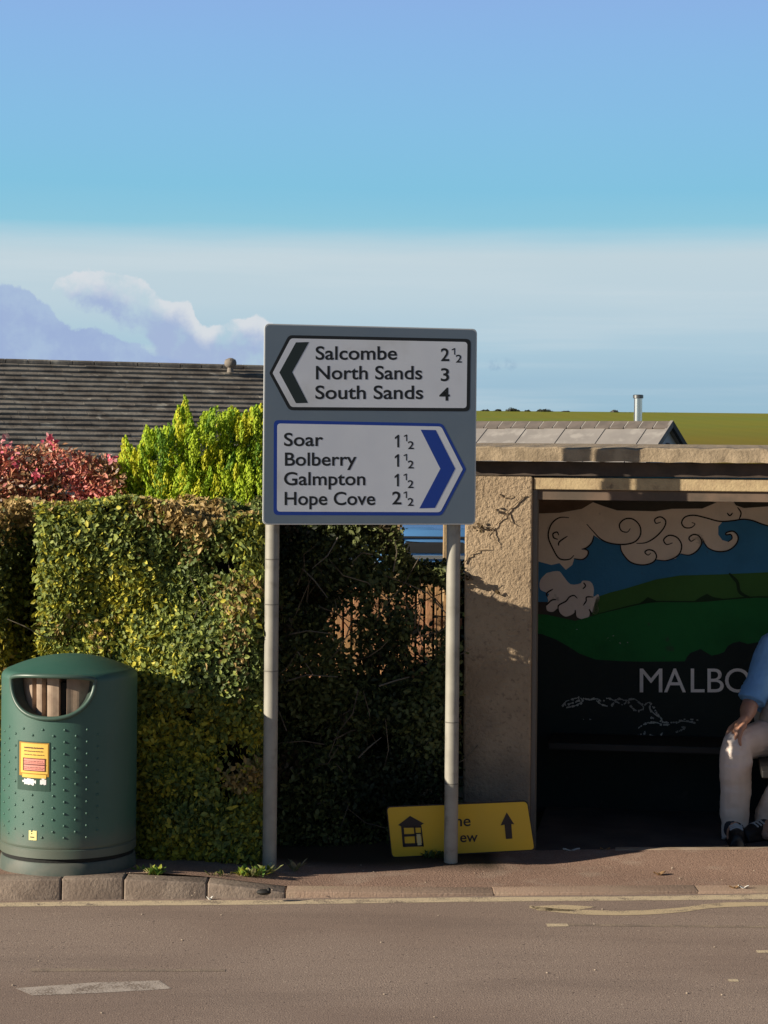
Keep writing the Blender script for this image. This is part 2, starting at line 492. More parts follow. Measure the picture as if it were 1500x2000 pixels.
    for t_ in T:
        for x in xs:
            k = kerb_y(x) + 0.125; y = k + t_ * (front_y(x) - k)
            v.append((x, y, pave_z(x, y) + 0.004 * math.sin(x * 5 + y * 9) * min(1, t_ * 6)))
    f = [(j * nx + i, j * nx + i + 1, (j + 1) * nx + i + 1, (j + 1) * nx + i) for j in range(len(T) - 1) for i in range(nx - 1)]
    MB().add(v, f).build('pavement', m, smooth=True)['kind'] = 'structure'

    # kerb: short stones with open joints on the left, dropping to a flush edge on the right
    k = thing('kerb', (0, 9, 0), None, None, kind='structure')
    km = mat('kerb_concrete', (0.31, 0.245, 0.195), 0.85, (0.22, 0.17, 0.135), 9, bump=0.004, bscale=70, col3=(0.11, 0.085, 0.06), s3=22, spread3=(0.62, 0.72), spec=0.25)
    fk = mat('flush_kerb', (0.40, 0.285, 0.215), 0.9, (0.36, 0.255, 0.19), 7, bump=0.004, bscale=90, col3=(0.36, 0.28, 0.20), s3=3, spec=0.2)
    xj = [onground(x, 1745).x for x in (128, 248, 408, 560)]
    left = [xj[0] - 0.29 * i for i in range(1, 14)][::-1]
    edges = left + xj; x = xj[-1]
    while x < 14: x += 0.92; edges.append(x)
    for a, b in zip(edges, edges[1:]):
        g = 0.0022 if b < -0.3 else 0.001; j = random.uniform(-0.003, 0.003); mb = MB()
        A, B = a + g, b - g
        c = []
        for zz in (None, 0):
            for (X, dy) in ((A, 0), (B, 0), (B, 0.135), (A, 0.135)):
                h = -0.06 if zz is None else kerb_h(X) + j
                lean = 0.014 if (zz == 0 and dy == 0 and kerb_h(X) > 0.03) else 0
                c.append((X, kerb_y(X) + dy + lean + j, h))
        mb.hexa(c).build('kerb_stone', km if b < -0.1 else fk, k, bevel=0.008 if b < -0.3 else 0.002, seg=3, smooth=True)

    # faded paint: edge line, bay line, dashes
    def paint(col, keep, under=(0.235, 0.185, 0.15)):
        def ex(t, tc, c):
            n_ = t.math('ADD', t.math('MULTIPLY', t.noise(tc, 130, 2, 0.6), 0.5), t.math('MULTIPLY', t.noise(tc, 9, 5, 0.65), 0.6))
            return t.mix(t.smooth(n_, keep, keep + 0.12), under, col)
        return ex
    yel = mat('worn_yellow_paint', (0.5, 0.4, 0.2), 0.8, extra=paint((0.64, 0.52, 0.35), 0.43), bump=0.002, bscale=140, spec=0.2)
    yl2 = mat('faint_yellow_paint', (0.5, 0.4, 0.2), 0.8, extra=paint((0.60, 0.475, 0.30), 0.42), bump=0.002, bscale=140, spec=0.2)
    wht = mat('worn_white_paint', (0.5, 0.45, 0.4), 0.8, extra=paint((0.50, 0.43, 0.37), 0.46), bump=0.002, bscale=140, spec=0.2)
    fnt = mat('ghost_of_white_paint', (0.4, 0.3, 0.25), 0.8, extra=paint((0.36, 0.28, 0.21), 0.50), bump=0.002, bscale=140, spec=0.2)
    G = lambda x, y: onground(x, y, 0.0012)
    mb = MB(); xs = np.linspace(-12, 20, 161)
    vs = []
    for x in xs: vs += [(x, kerb_y(x) - 0.125 + 0.006 * math.sin(x * 3.1), 0.0012), (x, kerb_y(x) - 0.035 + 0.008 * math.sin(x * 4.3), 0.0012)]
    mb.add(vs, [(2 * i, 2 * i + 2, 2 * i + 3, 2 * i + 1) for i in range(160)]).build('road_edge_marking', yel)['kind'] = 'structure'
    mb = MB()
    strip(mb, [(1034, 1771), (1110, 1780), (1220, 1783), (1320, 1778), (1390, 1769), (1460, 1766), (1640, 1764)], 9, G)
    mb.sheet([G(1036, 1770), G(1050, 1778), G(1110, 1780), G(1165, 1771), G(1100, 1767)])
    mb.build('bay_marking', yl2)['kind'] = 'structure'
    mb = MB()
    for q in ([(1066, 1804), (1108, 1804), (1112, 1809), (1070, 1810)], [(1476, 1856), (1560, 1856), (1560, 1861), (1480, 1861)],
              [(1420, 1912), (1440, 1912), (1444, 1917), (1424, 1917)]):
        mb.sheet([G(*p) for p in q])
    mb.build('dash_marking', yel)['kind'] = 'structure'
    mb = MB(); mb.sheet([G(30, 1930), (G(62, 1944)), G(180, 1940), G(335, 1931), G(312, 1915), G(180, 1919)])
    mb.build('lane_marking', wht)['kind'] = 'structure'
    mb = MB(); mb.sheet([G(60, 1891), G(440, 1893), G(440, 1897), G(60, 1897)]); mb.sheet([G(1110, 1804), G(1500, 1808), G(1500, 1812), G(1110, 1808)])
    mb.build('old_lane_marking', fnt)['kind'] = 'structure'


# ------------------------------------------------------------------ direction sign
SB = P(513, 1025, 9.38)                                # lower left corner of the board
SU = Vector((math.cos(R(14.75)), math.sin(R(14.75)), 0)); SN = Vector((math.sin(R(14.75)), -math.cos(R(14.75)), 0)); SZ = Vector((0, 0, 1))


def build_sign():
    t = thing('direction_sign', (-0.1, 9.5, 0.05), 'grey two-post road sign listing Salcombe left and Hope Cove right', 'road sign')
    W_, H_ = 1.02, 0.922
    grey = mat('sign_grey', (0.145, 0.195, 0.25), 0.38, (0.16, 0.21, 0.26), 3, spec=0.5)
    edge = mat('sign_edge_alloy', (0.62, 0.63, 0.62), 0.35, metal=0.3)
    def rr(x0, x1, y0, y1, r, n=5):
        o = []
        for cx_, cy_, a0 in ((x1 - r, y0 + r, -90), (x1 - r, y1 - r, 0), (x0 + r, y1 - r, 90), (x0 + r, y0 + r, 180)):
            for i in range(n + 1):
                a = R(a0 + 90 * i / n); o.append((cx_ + r * math.cos(a), cy_ + r * math.sin(a)))
        return o
    q = lambda u, v, d=0.0: SB + SU * u + SZ * v + SN * d
    MB().prism([q(u, v) for u, v in rr(0, W_, 0, H_, 0.022)], -SN * 0.010).build('board', edge, t, bevel=0.002)
    MB().prism([q(u, v, 0.0006) for u, v in rr(0.006, W_ - 0.006, 0.006, H_ - 0.006, 0.02)], -SN * 0.0005).build('board_face', grey, t)
    white = mat('sign_white', (0.72, 0.76, 0.82), 0.35, (0.67, 0.71, 0.78), 2.5, spec=0.4, col3=(0.60, 0.62, 0.64), s3=3.5, spread3=(0.52, 0.80))
    black = mat('sign_black', (0.010, 0.011, 0.012), 0.4)
    dgreen = mat('sign_dark_green', (0.016, 0.025, 0.024), 0.4)
    blue = mat('sign_blue', (0.010, 0.05, 0.33), 0.35)
    def crop(d):
        p0 = SB + SN * d
        return lambda x, y: onplane(500 + x * 0.3, 620 + y * 0.3, p0, SN)
    def rnd(pts, rads):
        o = []
        n = len(pts)
        for i in range(n):
            p = np.array(pts[i], float); a = np.array(pts[i - 1], float) - p; b = np.array(pts[(i + 1) % n], float) - p; r = rads[i]
            if r == 0: o.append(tuple(p)); continue
            la, lb = np.linalg.norm(a), np.linalg.norm(b); s0 = p + a / la * r; s1 = p + b / lb * r
            for k in range(6):
                u = k / 5; o.append(tuple((1 - u) ** 2 * s0 + 2 * u * (1 - u) * p + u * u * s1))
        return o
    def panel(outer, inner, ro, chev, cm, bm_, texts, label):
        pn = MB().sheet([crop(0.0010)(*p) for p in rnd(outer, ro)]).build('panel', bm_, t); pn['label'] = label
        MB().sheet([crop(0.0014)(*p) for p in rnd(inner, [r * 0.7 for r in ro])]).build('panel_face', white, pn)
        MB().sheet([crop(0.0018)(*p) for p in chev]).build('chevron', cm, pn)
        for s, x0, x1, yb, cap in texts:
            mb = MB(); pr = crop(0.0018)
            for ch, a, b, yy, cc in (s if isinstance(s, list) else [(s, x0, x1, yb, cap)]):
                if ch == '1':      # numeral with a flag
                    w_ = b - a; st = 0.155 * cc
                    mb.sheet([pr(a + x * w_, yy - y * cc) for x, y in ((1 - st / w_, 0), (1, 0), (1, 1), (1 - 0.7 * st / w_, 1), (0.0, 0.80), (0.0, 0.64), (1 - st / w_, 0.78))])
                else: put_text(mb, ch, a, b, yy, cc, pr)
            mb.build('distance' if isinstance(s, list) else 'place_name', black, pn)
    def dist(whole, x0, x1, yb, hx=None):       # a distance in miles, with its half set as a raised 1 over a lowered 2
        o = [(whole, x0, x1, yb, 82)]
        if hx: o += [('1', hx, hx + 22, yb - 40, 44), ('2', hx + 27, hx + 66, yb + 10, 50)]
        return (o, 0, 0, 0, 0)
    up = [('Salcombe', 388, 918, 274, 86), ('North Sands', 390, 1082, 402, 86), ('South Sands', 386, 1088, 530, 86),
          dist('2', 1203, 1258, 283, 1274), dist('3', 1203, 1257, 413), dist('4', 1193, 1262, 540)]
    panel([(86, 362), (213, 115), (1398, 140), (1392, 612), (215, 604)], [(108, 362), (226, 136), (1376, 160), (1371, 590), (228, 583)],
          [10, 25, 32, 32, 25], [(152, 358), (260, 162), (345, 160), (236, 356), (338, 556), (260, 558)], dgreen, black, up, 'black edged white panel with arrow pointing left')
    lo = [('Soar', 182, 437, 836, 84), ('Bolberry', 188, 655, 964, 84), ('Galmpton', 182, 712, 1091, 84), ('Hope Cove', 186, 776, 1220, 84),
          dist('1', 904, 932, 846, 962), dist('1', 903, 931, 972, 961), dist('1', 902, 930, 1100, 960), dist('2', 886, 946, 1216, 960)]
    panel([(116, 668), (1215, 690), (1368, 988), (1210, 1290), (114, 1286)], [(138, 690), (1206, 710), (1346, 988), (1200, 1268), (136, 1264)],
          [32, 26, 10, 26, 32], [(1072, 731), (1170, 733), (1297, 985), (1165, 1240), (1064, 1243), (1200, 985)], blue, blue, lo, 'blue edged white panel with arrow pointing right')
    post = mat('galvanised_steel', (0.37, 0.355, 0.305), 0.55, (0.30, 0.285, 0.245), 7, metal=0.1, spec=0.4, col3=(0.24, 0.225, 0.185), s3=14, spread3=(0.55, 0.75))
    clampm = mat('clamp_alloy', (0.55, 0.55, 0.54), 0.4, metal=0.7)
    band = mat('post_weathering', (0.16, 0.15, 0.13), 0.7)
    for xt, bands in ((527, (1092, 1180, 1310)), (882, (1410, 1530))):
        u = (onplane(xt + (10 if xt < 600 else 11), 1030, SB, SN) - SB).dot(SU)
        c = q(u, 0, -0.0575); r = 0.0325
        gz = pave_z(c.x, c.y) - 0.05
        p = MB().tube([(c.x, c.y, gz), (c.x, c.y, SB.z + H_ - 0.01)], r, 28).build('post', post, t, smooth=True)
        MB().lathe((c.x, c.y, SB.z + H_ - 0.01), [(r + .002, -0.03), (r + .002, 0.002), (r * 0.8, 0.008), (0.001, 0.010)], 24).build('post_cap', MATS['sign_edge_alloy'], p, smooth=True)
        for yb in bands:
            zb = P(xt, yb, c.y).z
            MB().lathe((c.x, c.y, zb), [(r - .001, -0.003), (r + .0012, -0.0025), (r + .0012, 0.0025), (r - .001, 0.003)], 28).build('post_seam', band, p)
        for vz in (0.16, 0.76):
            mb = MB(); mb.lathe((c.x, c.y, SB.z + vz), [(r, -0.02), (r + .005, -0.02), (r + .005, 0.02), (r, 0.02)], 24)
            mb.obox(q(u, vz, -0.0105), SU, SN, SZ, (-0.05, 0.05), (-0.010, -0.0005), (-0.02, 0.02))
            mb.build('clamp', clampm, p)


# ------------------------------------------------------------------ litter bin
def build_bin():
    c = Vector((-1.418, 9.30, 0.0)); gz = 0.088
    t = thing('litter_bin', (c.x, c.y, gz), 'round dark green plastic litter bin on the kerb in front of the hedge', 'litter bin')
    Rb, Z0, Z1 = 0.305, gz + 0.115, 0.985
    def grime(t_, tc, c_):
        mp = t_.n('ShaderNodeMapping'); t_.link(tc, mp.inputs[0]); mp.inputs['Scale'].default_value = (14, 14, 1.2)
        st = t_.noise(mp.outputs[0], 1.5, 5, 0.6); sp = t_.n('ShaderNodeSeparateXYZ'); t_.link(tc, sp.inputs[0])
        c_ = t_.mix(t_.math('MULTIPLY', t_.smooth(st, 0.55, 0.8), 0.30), c_, (0.085, 0.125, 0.10))
        low_ = t_.math('ADD', sp.outputs[2], t_.math('MULTIPLY', t_.noise(tc, 9, 5), 0.14))
        return t_.mix(t_.math('MULTIPLY', t_.smooth(low_, 0.30, 0.16), 0.6), c_, (0.12, 0.105, 0.08))
    green = mat('bin_green_plastic', (0.022, 0.098, 0.068), 0.56, (0.030, 0.108, 0.078), 5, spec=0.9, col3=(0.060, 0.105, 0.085), s3=7, spread3=(0.60, 0.85), bump=0.0006, bscale=300, extra=grime)
    dark = mat('bin_dark_gap', (0.006, 0.007, 0.006), 0.8)
    basem = mat('bin_base_plastic', (0.070, 0.095, 0.08), 0.6, (0.11, 0.12, 0.10), 12, spec=0.4)
    ang = lambda x: -math.pi / 2 + math.asin(max(-1, min(1, (x - 139) / 132)))       # photo column on the drum -> angle round its axis
    TH0 = -math.pi / 2 - R(9.0)
    pz = lambda y: P(139, y, 9.0).z
    # aperture outline in arc length (around) and height
    zt, zb, hw = pz(1321), pz(1404), 0.205
    def outline(n=64):
        o = []
        for i in range(n):
            a = 2 * math.pi * i / n; x = math.cos(a); y = math.sin(a)
            X = hw * math.copysign(abs(x) ** 0.85, x)
            zm = zt - 0.030
            Y = zm + (abs(y) ** 0.62) * 0.030 * (1 if y > 0 else 0) if y >= 0 else zm - (zm - zb) * abs(y) ** 1.05
            o.append((X, Y))
        return o
    OUT = outline()
    def inside(X, Zz):
        k = False; n = len(OUT)
        for i in range(n):
            x1, y1 = OUT[i]; x2, y2 = OUT[i - 1]
            if (y1 > Zz) != (y2 > Zz) and X < (x2 - x1) * (Zz - y1) / (y2 - y1) + x1: k = not k
        return k
    na = 300; prof = [(Rb - 0.004, Z0), (Rb, Z0 + 0.006)]
    for z in np.arange(Z0 + 0.015, Z1 - 0.04, 0.009):
        groove = 0.004 * sum(math.exp(-((z - g) / 0.0045) ** 2) for g in (pz(1659), pz(1671)))
        prof.append((Rb - groove, z))
    for i in range(10):                                  # shoulder
        a = math.pi / 2 * i / 9 * 0.8; prof.append((Rb - 0.05 * (1 - math.cos(a)), Z1 - 0.045 + 0.045 * math.sin(a) * 0.9))
    zt0 = prof[-1][1]; r0 = prof[-1][0]
    for i in range(1, 13): u = i / 12; prof.append((r0 * (1 - u) + 0.001 * u, zt0 + 0.060 * (1 - (1 - u) ** 2)))
    mb = MB(); V = []; Fc = []; m = len(prof)
    for r, z in prof:
        for k in range(na):
            a = TH0 + 2 * math.pi * k / na; V.append((c.x + r * math.cos(a), c.y + r * math.sin(a), z))
    for i in range(m - 1):
        for k in range(na):
            zc = (prof[i][1] + prof[i + 1][1]) / 2; kk = k + 0.5; X = ((kk if kk < na / 2 else kk - na) * 2 * math.pi / na) * Rb
            if prof[i][0] > Rb - 0.03 and inside(X, zc): continue
            Fc.append((i * na + k, i * na + (k + 1) % na, (i + 1) * na + (k + 1) % na, (i + 1) * na + k))
    mb.add(V, Fc)
    cyl = lambda a, z, r: Vector((c.x + r * math.cos(a), c.y + r * math.sin(a), z))
    # raised dots in staggered rows, moulded into the drum
    row = 0
    for y in np.arange(1426, 1648, 11.7):
        for j in range(-3, 9):
            a = ang(60) + (j + (0.5 if row % 2 else 0)) * R(18.6) - R(14)
            z = pz(y); deg = math.degrees(a) + 90
            if -66 < deg < 34 and not (pz(1548) < z < pz(1448) and -40 < deg < -7) and not (z > pz(1430) and -50 < deg < 2 and row > 0 and row < 2):
                mb.ball(cyl(a, z, Rb - 0.0012), 0.0062, (1, 1, 1), 10, 7)
        row += 1
    body = mb.build('body', green, t, smooth=True, sharp=50)
    # rim of the mouth
    ring = [cyl(TH0 + X / Rb, Z, Rb + 0.004) for X, Z in OUT]
    rimm = mat('bin_mouth_rim', (0.06, 0.11, 0.085), 0.4, spec=0.6)
    mb = MB(); mb.tube(ring + [ring[0]], 0.0105, 10, caps=False); rim = mb.build('mouth_rim', rimm, t, smooth=True, sharp=180)
    ring2 = [cyl(TH0 + X / Rb * 0.99, Z, Rb - 0.055) for X, Z in OUT]
    n = len(ring); MB().add(ring + ring2, [(i, (i + 1) % n, n + (i + 1) % n, n + i) for i in range(n)]).build('mouth_lip', mat('bin_lip', (0.03, 0.05, 0.04), 0.5), rim, smooth=True)
    # liner seen through the mouth: folded tan sheet
    tan = mat('liner_tan', (0.40, 0.29, 0.205), 0.55, (0.30, 0.21, 0.15), 16, spec=0.4, col3=(0.45, 0.34, 0.25), s3=7)
    V = []; k = 0; prof2 = []
    for i in range(41):
        u = -0.23 + 0.46 * i / 40
        d = {9: 0.03, 10: 0.035, 15: 0.035, 16: 0.04, 24: 0.075, 25: 0.085, 26: 0.06}.get(i, 0.0) + 0.0015 * math.sin(i * 0.9)
        prof2.append((u, d))
    for (u, d) in prof2:
        a = TH0 + u / Rb * 0.98
        V += [cyl(a, zb - 0.16, Rb - 0.068 - d), cyl(a, zt + 0.012 - 0.03, Rb - 0.062 - d)]
    MB().add(V, [(2 * i, 2 * i + 2, 2 * i + 3, 2 * i + 1) for i in range(40)]).build('liner', tan, t, smooth=False)
    V = []
    for (u, d) in prof2:
        a = TH0 + u / Rb * 0.98; V += [cyl(a, zt - 0.014, Rb - 0.055), cyl(a, zt - 0.004, Rb - 0.05)]
    MB().add(V, [(2 * i, 2 * i + 2, 2 * i + 3, 2 * i + 1) for i in range(40)]).build('liner_edge', mat('liner_edge_grey', (0.4, 0.36, 0.32), 0.5), t)
    MB().lathe((c.x, c.y, 0), [(0.001, zb - 0.2), (Rb - 0.1, zb - 0.2), (Rb - 0.09, 0.93), (0.001, 0.94)], 32).build('inner_bag', dark, t)
    # base ring under a dark shadow gap
    MB().lathe((c.x, c.y, gz), [(Rb - 0.012, 0.055), (Rb - 0.012, 0.118)], 64).build('gap', dark, t)
    MB().lathe((c.x, c.y, gz), [(Rb - 0.001, -0.05), (Rb + 0.002, 0.0), (Rb - 0.002, 0.045), (Rb - 0.008, 0.056), (Rb - 0.03, 0.057)], 80).build('base', basem, t, smooth=True)
    MB().lathe((c.x, c.y, gz), [(Rb - 0.013, 0.074), (Rb + 0.001, 0.076), (Rb + 0.0015, 0.112), (Rb - 0.004, 0.118)], 80).build('lower_band', MATS['bin_green_plastic'], t, smooth=True)
    # notice and stickers wrapped on the drum
    def patch(x0, x1, y0, y1, d, n=8, jit=0.0):
        a0, a1 = ang(x0), ang(x1); vs = []
        for i in range(n + 1):
            a = a0 + (a1 - a0) * i / n
            vs += [cyl(a, pz(y1) + random.uniform(-jit, jit), Rb + d), cyl(a, pz(y0) + random.uniform(-jit, jit), Rb + d)]
        return vs, [(2 * i, 2 * i + 2, 2 * i + 3, 2 * i + 1) for i in range(n)]
    def block(parent, name, m, rects, d, jit=0.0):
        mb = MB()
        for (x0, x1, y0, y1) in rects: mb.add(*patch(x0, x1, y0, y1, d, 8, jit))
        return mb.build(name, m, parent)
    pl = block(t, 'notice_plate', mat('notice_plate_green', (0.03, 0.075, 0.055), 0.4), [(57, 123, 1450, 1546)], 0.002)
    block(pl, 'notice_border', mat('sticker_orange', (0.40, 0.20, 0.02), 0.45), [(61, 121, 1452, 1518)], 0.0032)
    block(pl, 'notice', mat('sticker_yellow', (0.80, 0.52, 0.10), 0.45), [(65, 119, 1454, 1512), (68, 116, 1514, 1521)], 0.0044)
    block(pl, 'notice_box', mat('sticker_pink', (0.75, 0.30, 0.24), 0.45), [(70, 114, 1483, 1507)], 0.0056)
    ink = mat('sticker_ink', (0.10, 0.02, 0.015), 0.5)
    L = [(70, 115, 1482.2, 1483.8), (70, 115, 1494, 1495.8), (70, 115, 1506, 1507.4), (70, 71.2, 1482, 1507), (113.2, 114.5, 1482, 1507)]
    block(pl, 'notice_rules', ink, L, 0.0068)
    L = []
    for y, h in ((1461, 2.4), (1468, 1.6), (1475, 1.3), (1488, 1.0), (1491, 0.8), (1500, 1.0), (1503, 0.8)):
        x = 72
        while x < 110: w_ = random.uniform(2, 7); L.append((x, min(x + w_, 112), y, y + h)); x += w_ + 1.2
    block(pl, 'notice_lines', ink, L, 0.0062, 0.0006)
    wm = mat('torn_paper', (0.75, 0.75, 0.74), 0.6)
    block(pl, 'torn_paper', wm, [(68, 96, 1526, 1531), (72, 92, 1523, 1535), (104, 116, 1524, 1533), (107, 113, 1518, 1524)], 0.0034, 0.003)
    st = block(t, 'small_sticker', mat('sticker_pale_yellow', (0.80, 0.72, 0.30), 0.45), [(82, 98, 1624, 1643)], 0.002, 0.0008)
    block(st, 'sticker_mark', mat('sticker_black', (0.01, 0.01, 0.01), 0.5), [(85, 93, 1636, 1638), (87, 89, 1629, 1631)], 0.0032)


# ------------------------------------------------------------------ bus shelter
TW = R(-8.0)
HU = Vector((math.cos(TW), math.sin(TW), 0)); HN = Vector((math.sin(TW), -math.cos(TW), 0)); HZ = Vector((0, 0, 1))   # along the front, out of the front, up
H0 = Vector((0.735, 10.10, 0.0))                       # left edge of the opening, on the front face
hp = lambda a, d, z: H0 + HU * a - HN * d + HZ * z     # a along, d back into the shelter, z up


def build_shelter():
    t = thing('bus_shelter', tuple(H0), 'rendered concrete roadside bus shelter with a painted mural of clouds and hills inside', 'bus shelter')
    def rend(t_, tc, c):
        a = t_.mix(t_.smooth(t_.noise(tc, 2.6, 6, 0.65), 0.35, 0.68), (0.43, 0.325, 0.215), (0.31, 0.23, 0.15))
        a = t_.mix(t_.smooth(t_.noise(tc, 38, 4, 0.7), 0.52, 0.70), a, (0.25, 0.185, 0.125))
        a = t_.mix(t_.math('MULTIPLY', t_.smooth(t_.noise(tc, 7, 6, 0.7), 0.62, 0.74), 0.6), a, (0.16, 0.13, 0.085))
        a = t_.mix(t_.smooth(t_.noise(tc, 24, 3, 0.8), 0.68, 0.76), a, (0.085, 0.065, 0.045))
        a = t_.mix(t_.math('MULTIPLY', t_.smooth(t_.noise(tc, 1.7, 5, 0.7), 0.55, 0.72), 0.5), a, (0.36, 0.31, 0.25))
        sp = t_.n('ShaderNodeSeparateXYZ'); t_.link(tc, sp.inputs[0])
        low_tone = t_.math('ADD', sp.outputs[2], t_.math('MULTIPLY', t_.math('SUBTRACT', t_.noise(tc, 4, 5), 0.5), 0.7))  # greyer and darker towards the foot of the wall
        return t_.mix(t_.math('MULTIPLY', t_.smooth(low_tone, 0.75, 0.15), 0.65), a, (0.17, 0.145, 0.12))
    rm = mat('roughcast_render', (0.4, 0.3, 0.2), 0.9, extra=rend, bump=0.013, bscale=58, spec=0.2)
    cm = mat('roof_concrete', (0.41, 0.32, 0.215), 0.85, (0.29, 0.225, 0.15), 14, bump=0.005, bscale=60, col3=(0.17, 0.135, 0.095), s3=9, spread3=(0.60, 0.72), spec=0.2)
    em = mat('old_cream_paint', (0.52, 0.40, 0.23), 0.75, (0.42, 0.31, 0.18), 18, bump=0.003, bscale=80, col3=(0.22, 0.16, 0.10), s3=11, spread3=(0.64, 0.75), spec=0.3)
    fm = mat('fascia_shade', (0.045, 0.032, 0.024), 0.7, (0.08, 0.055, 0.04), 8, col3=(0.2, 0.17, 0.14), s3=6, spread3=(0.66, 0.74))
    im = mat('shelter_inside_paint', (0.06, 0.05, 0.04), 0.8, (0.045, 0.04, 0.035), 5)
    zs0, zs1 = P(1100, 901, 9.96).z, P(1100, 873.5, 9.96).z      # roof slab
    zl0, zl1 = P(1250, 958, 10.04).z, P(1250, 934, 10.04).z      # pale lintel strip
    DEEP, LEN = 1.35, 3.1
    # pier: subdivided front so the roughcast has a broken arris
    mb = MB(); mb.obox(H0, HU, -HN, HZ, (-0.335, 0.0), (0.0, 0.16), (-0.15, zl1 + 0.005)); pier = mb.build('pier', rm, t, bevel=0.012, seg=3)
    MB().obox(H0, HU, -HN, HZ, (-0.335, -0.215), (0.163, DEEP), (-0.15, zl1 + 0.002)).build('side_wall', rm, t)
    MB().obox(H0, HU, -HN, HZ, (LEN, LEN + 0.15), (0.0, DEEP), (-0.15, zl1 + 0.002)).build('side_wall', rm, t)
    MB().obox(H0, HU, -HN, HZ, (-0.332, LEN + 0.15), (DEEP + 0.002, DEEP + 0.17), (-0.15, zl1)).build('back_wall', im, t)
    # plaster reveal inside the opening (the dark jamb line)
    MB().obox(H0, HU, -HN, HZ, (0.0015, 0.022), (0.02, 0.15), (-0.1, zl0 - 0.002)).build('jamb', mat('jamb_grey', (0.16, 0.14, 0.115), 0.8), t)
    MB().obox(H0, HU, -HN, HZ, (0.003, LEN), (0.012, 0.14), (zl0, zl1)).build('lintel', em, t, bevel=0.004)
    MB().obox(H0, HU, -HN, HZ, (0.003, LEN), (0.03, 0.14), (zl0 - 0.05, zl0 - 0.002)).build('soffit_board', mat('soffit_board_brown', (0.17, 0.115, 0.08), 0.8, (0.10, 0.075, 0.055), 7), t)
    # fascia under the overhanging slab, the slab's shadow painted in as dark colour
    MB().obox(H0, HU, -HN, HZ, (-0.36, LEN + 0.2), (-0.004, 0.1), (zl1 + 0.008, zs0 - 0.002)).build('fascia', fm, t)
    # roof slab with a slightly chipped front edge
    mb = MB(); n = 70; V = []
    for i in range(n + 1):
        a = -0.42 + (LEN + 0.7) * i / n; j = 0.004 * math.sin(i * 2.1) + random.uniform(-0.002, 0.002)
        V += [hp(a, -0.092 + j * 0.5, zs0 + j * 0.6), hp(a, -0.092 + j * 0.3, zs1 - 0.008 + j), hp(a, -0.080, zs1 + j * 0.6), hp(a, DEEP + 0.3, zs1 + 0.03), hp(a, DEEP + 0.3, zs0), ]
    mb.add(V, [(5 * i + k, 5 * i + 5 + k, 5 * i + 5 + (k + 1) % 5, 5 * i + (k + 1) % 5) for i in range(n) for k in range(5)] + [(4, 3, 2, 1, 0), tuple(5 * n + k for k in range(5))])
    mb.build('roof_slab', cm, t)
    # threshold strip, floor edge
    MB().obox(H0, HU, -HN, HZ, (0.42, LEN), (-0.035, 0.02), (-0.05, 0)).build('threshold', mat('pale_concrete', (0.42, 0.33, 0.24), 0.85, (0.3, 0.22, 0.15), 10), t)
    ob = [o for o in t.children if o.name.startswith('threshold')][0]
    for v in ob.data.vertices:
        if v.co.z > -0.02: v.co.z = pave_z(v.co.x + H0.x, front_y(v.co.x + H0.x) - 0.05) + 0.008
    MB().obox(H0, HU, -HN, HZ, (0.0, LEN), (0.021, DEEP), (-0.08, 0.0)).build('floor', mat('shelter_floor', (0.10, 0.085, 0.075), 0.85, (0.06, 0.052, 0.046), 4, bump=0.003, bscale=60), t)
    # bench along the back and the right side
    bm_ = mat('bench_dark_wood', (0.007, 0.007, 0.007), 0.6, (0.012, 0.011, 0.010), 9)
    bench = thing('bench', tuple(hp(1.0, 1.0, 0.03)), 'dark painted plank bench along the back and right side of the shelter', 'bench')
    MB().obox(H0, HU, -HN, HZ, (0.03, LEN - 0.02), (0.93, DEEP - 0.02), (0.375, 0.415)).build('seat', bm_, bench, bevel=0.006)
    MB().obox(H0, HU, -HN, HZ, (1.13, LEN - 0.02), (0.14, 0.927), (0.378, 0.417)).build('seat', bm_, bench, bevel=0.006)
    for a, d in ((1.2, 1.05), (2.0, 1.0), (1.7, 0.2), (2.9, 0.25)):
        MB().obox(H0, HU, -HN, HZ, (a, a + 0.06), (d, d + 0.25), (0.0, 0.374)).build('leg', bm_, bench)

    # ---- mural, painted straight on the back wall
    B0 = hp(0, DEEP, 0)
    def pj(lay):
        p0 = B0 + HN * (0.002 + 0.0014 * lay); return lambda x, y: onplane(x, y, p0, HN)
    A = lambda lay: (lambda x, y: pj(lay)(1030 + x * 0.3133, 950 + y * 0.3133))
    Bc = lambda lay: (lambda x, y: pj(lay)(1040 + x * 0.3067, 1200 + y * 0.3067))
    Cc = lambda lay: (lambda x, y: pj(lay)(1090 + x * 0.2, 1340 + y * 0.2))
    def pm(name, col, k=0.85): return mat('mural_' + name, col, 0.75, tuple(v * k * 0.85 for v in col), 2.6, detail=8, spread=(0.4, 0.75), bump=0.004, bscale=45, col3=tuple(v * 0.6 + 0.02 for v in col), s3=11, spread3=(0.66, 0.72), spec=0.25)
    cream, sky_, hill2, hill1, lowc, ink = (pm('cream', (0.82, 0.71, 0.61)), pm('blue', (0.045, 0.21, 0.42)), pm('olive_green', (0.05, 0.15, 0.035)),
                                           pm('green', (0.015, 0.155, 0.04)), pm('black_green', (0.016, 0.026, 0.025)), pm('ink', (0.022, 0.018, 0.015)))
    greyc, txt, chalk = pm('grey_cloud', (0.74, 0.67, 0.63)), pm('letter_grey', (0.88, 0.87, 0.86)), pm('chalk', (0.46, 0.50, 0.48), 0.30)
    topb = pm('brown_top', (0.16, 0.11, 0.08), 0.6); grey_top = pm('grey_patch', (0.055, 0.052, 0.045)) 
    XR = 3200
    mu = MB().sheet([A(0)(*p) for p in ((-60, -60), (XR, -60), (XR, 720), (-60, 720))]).build('mural', sky_, t)
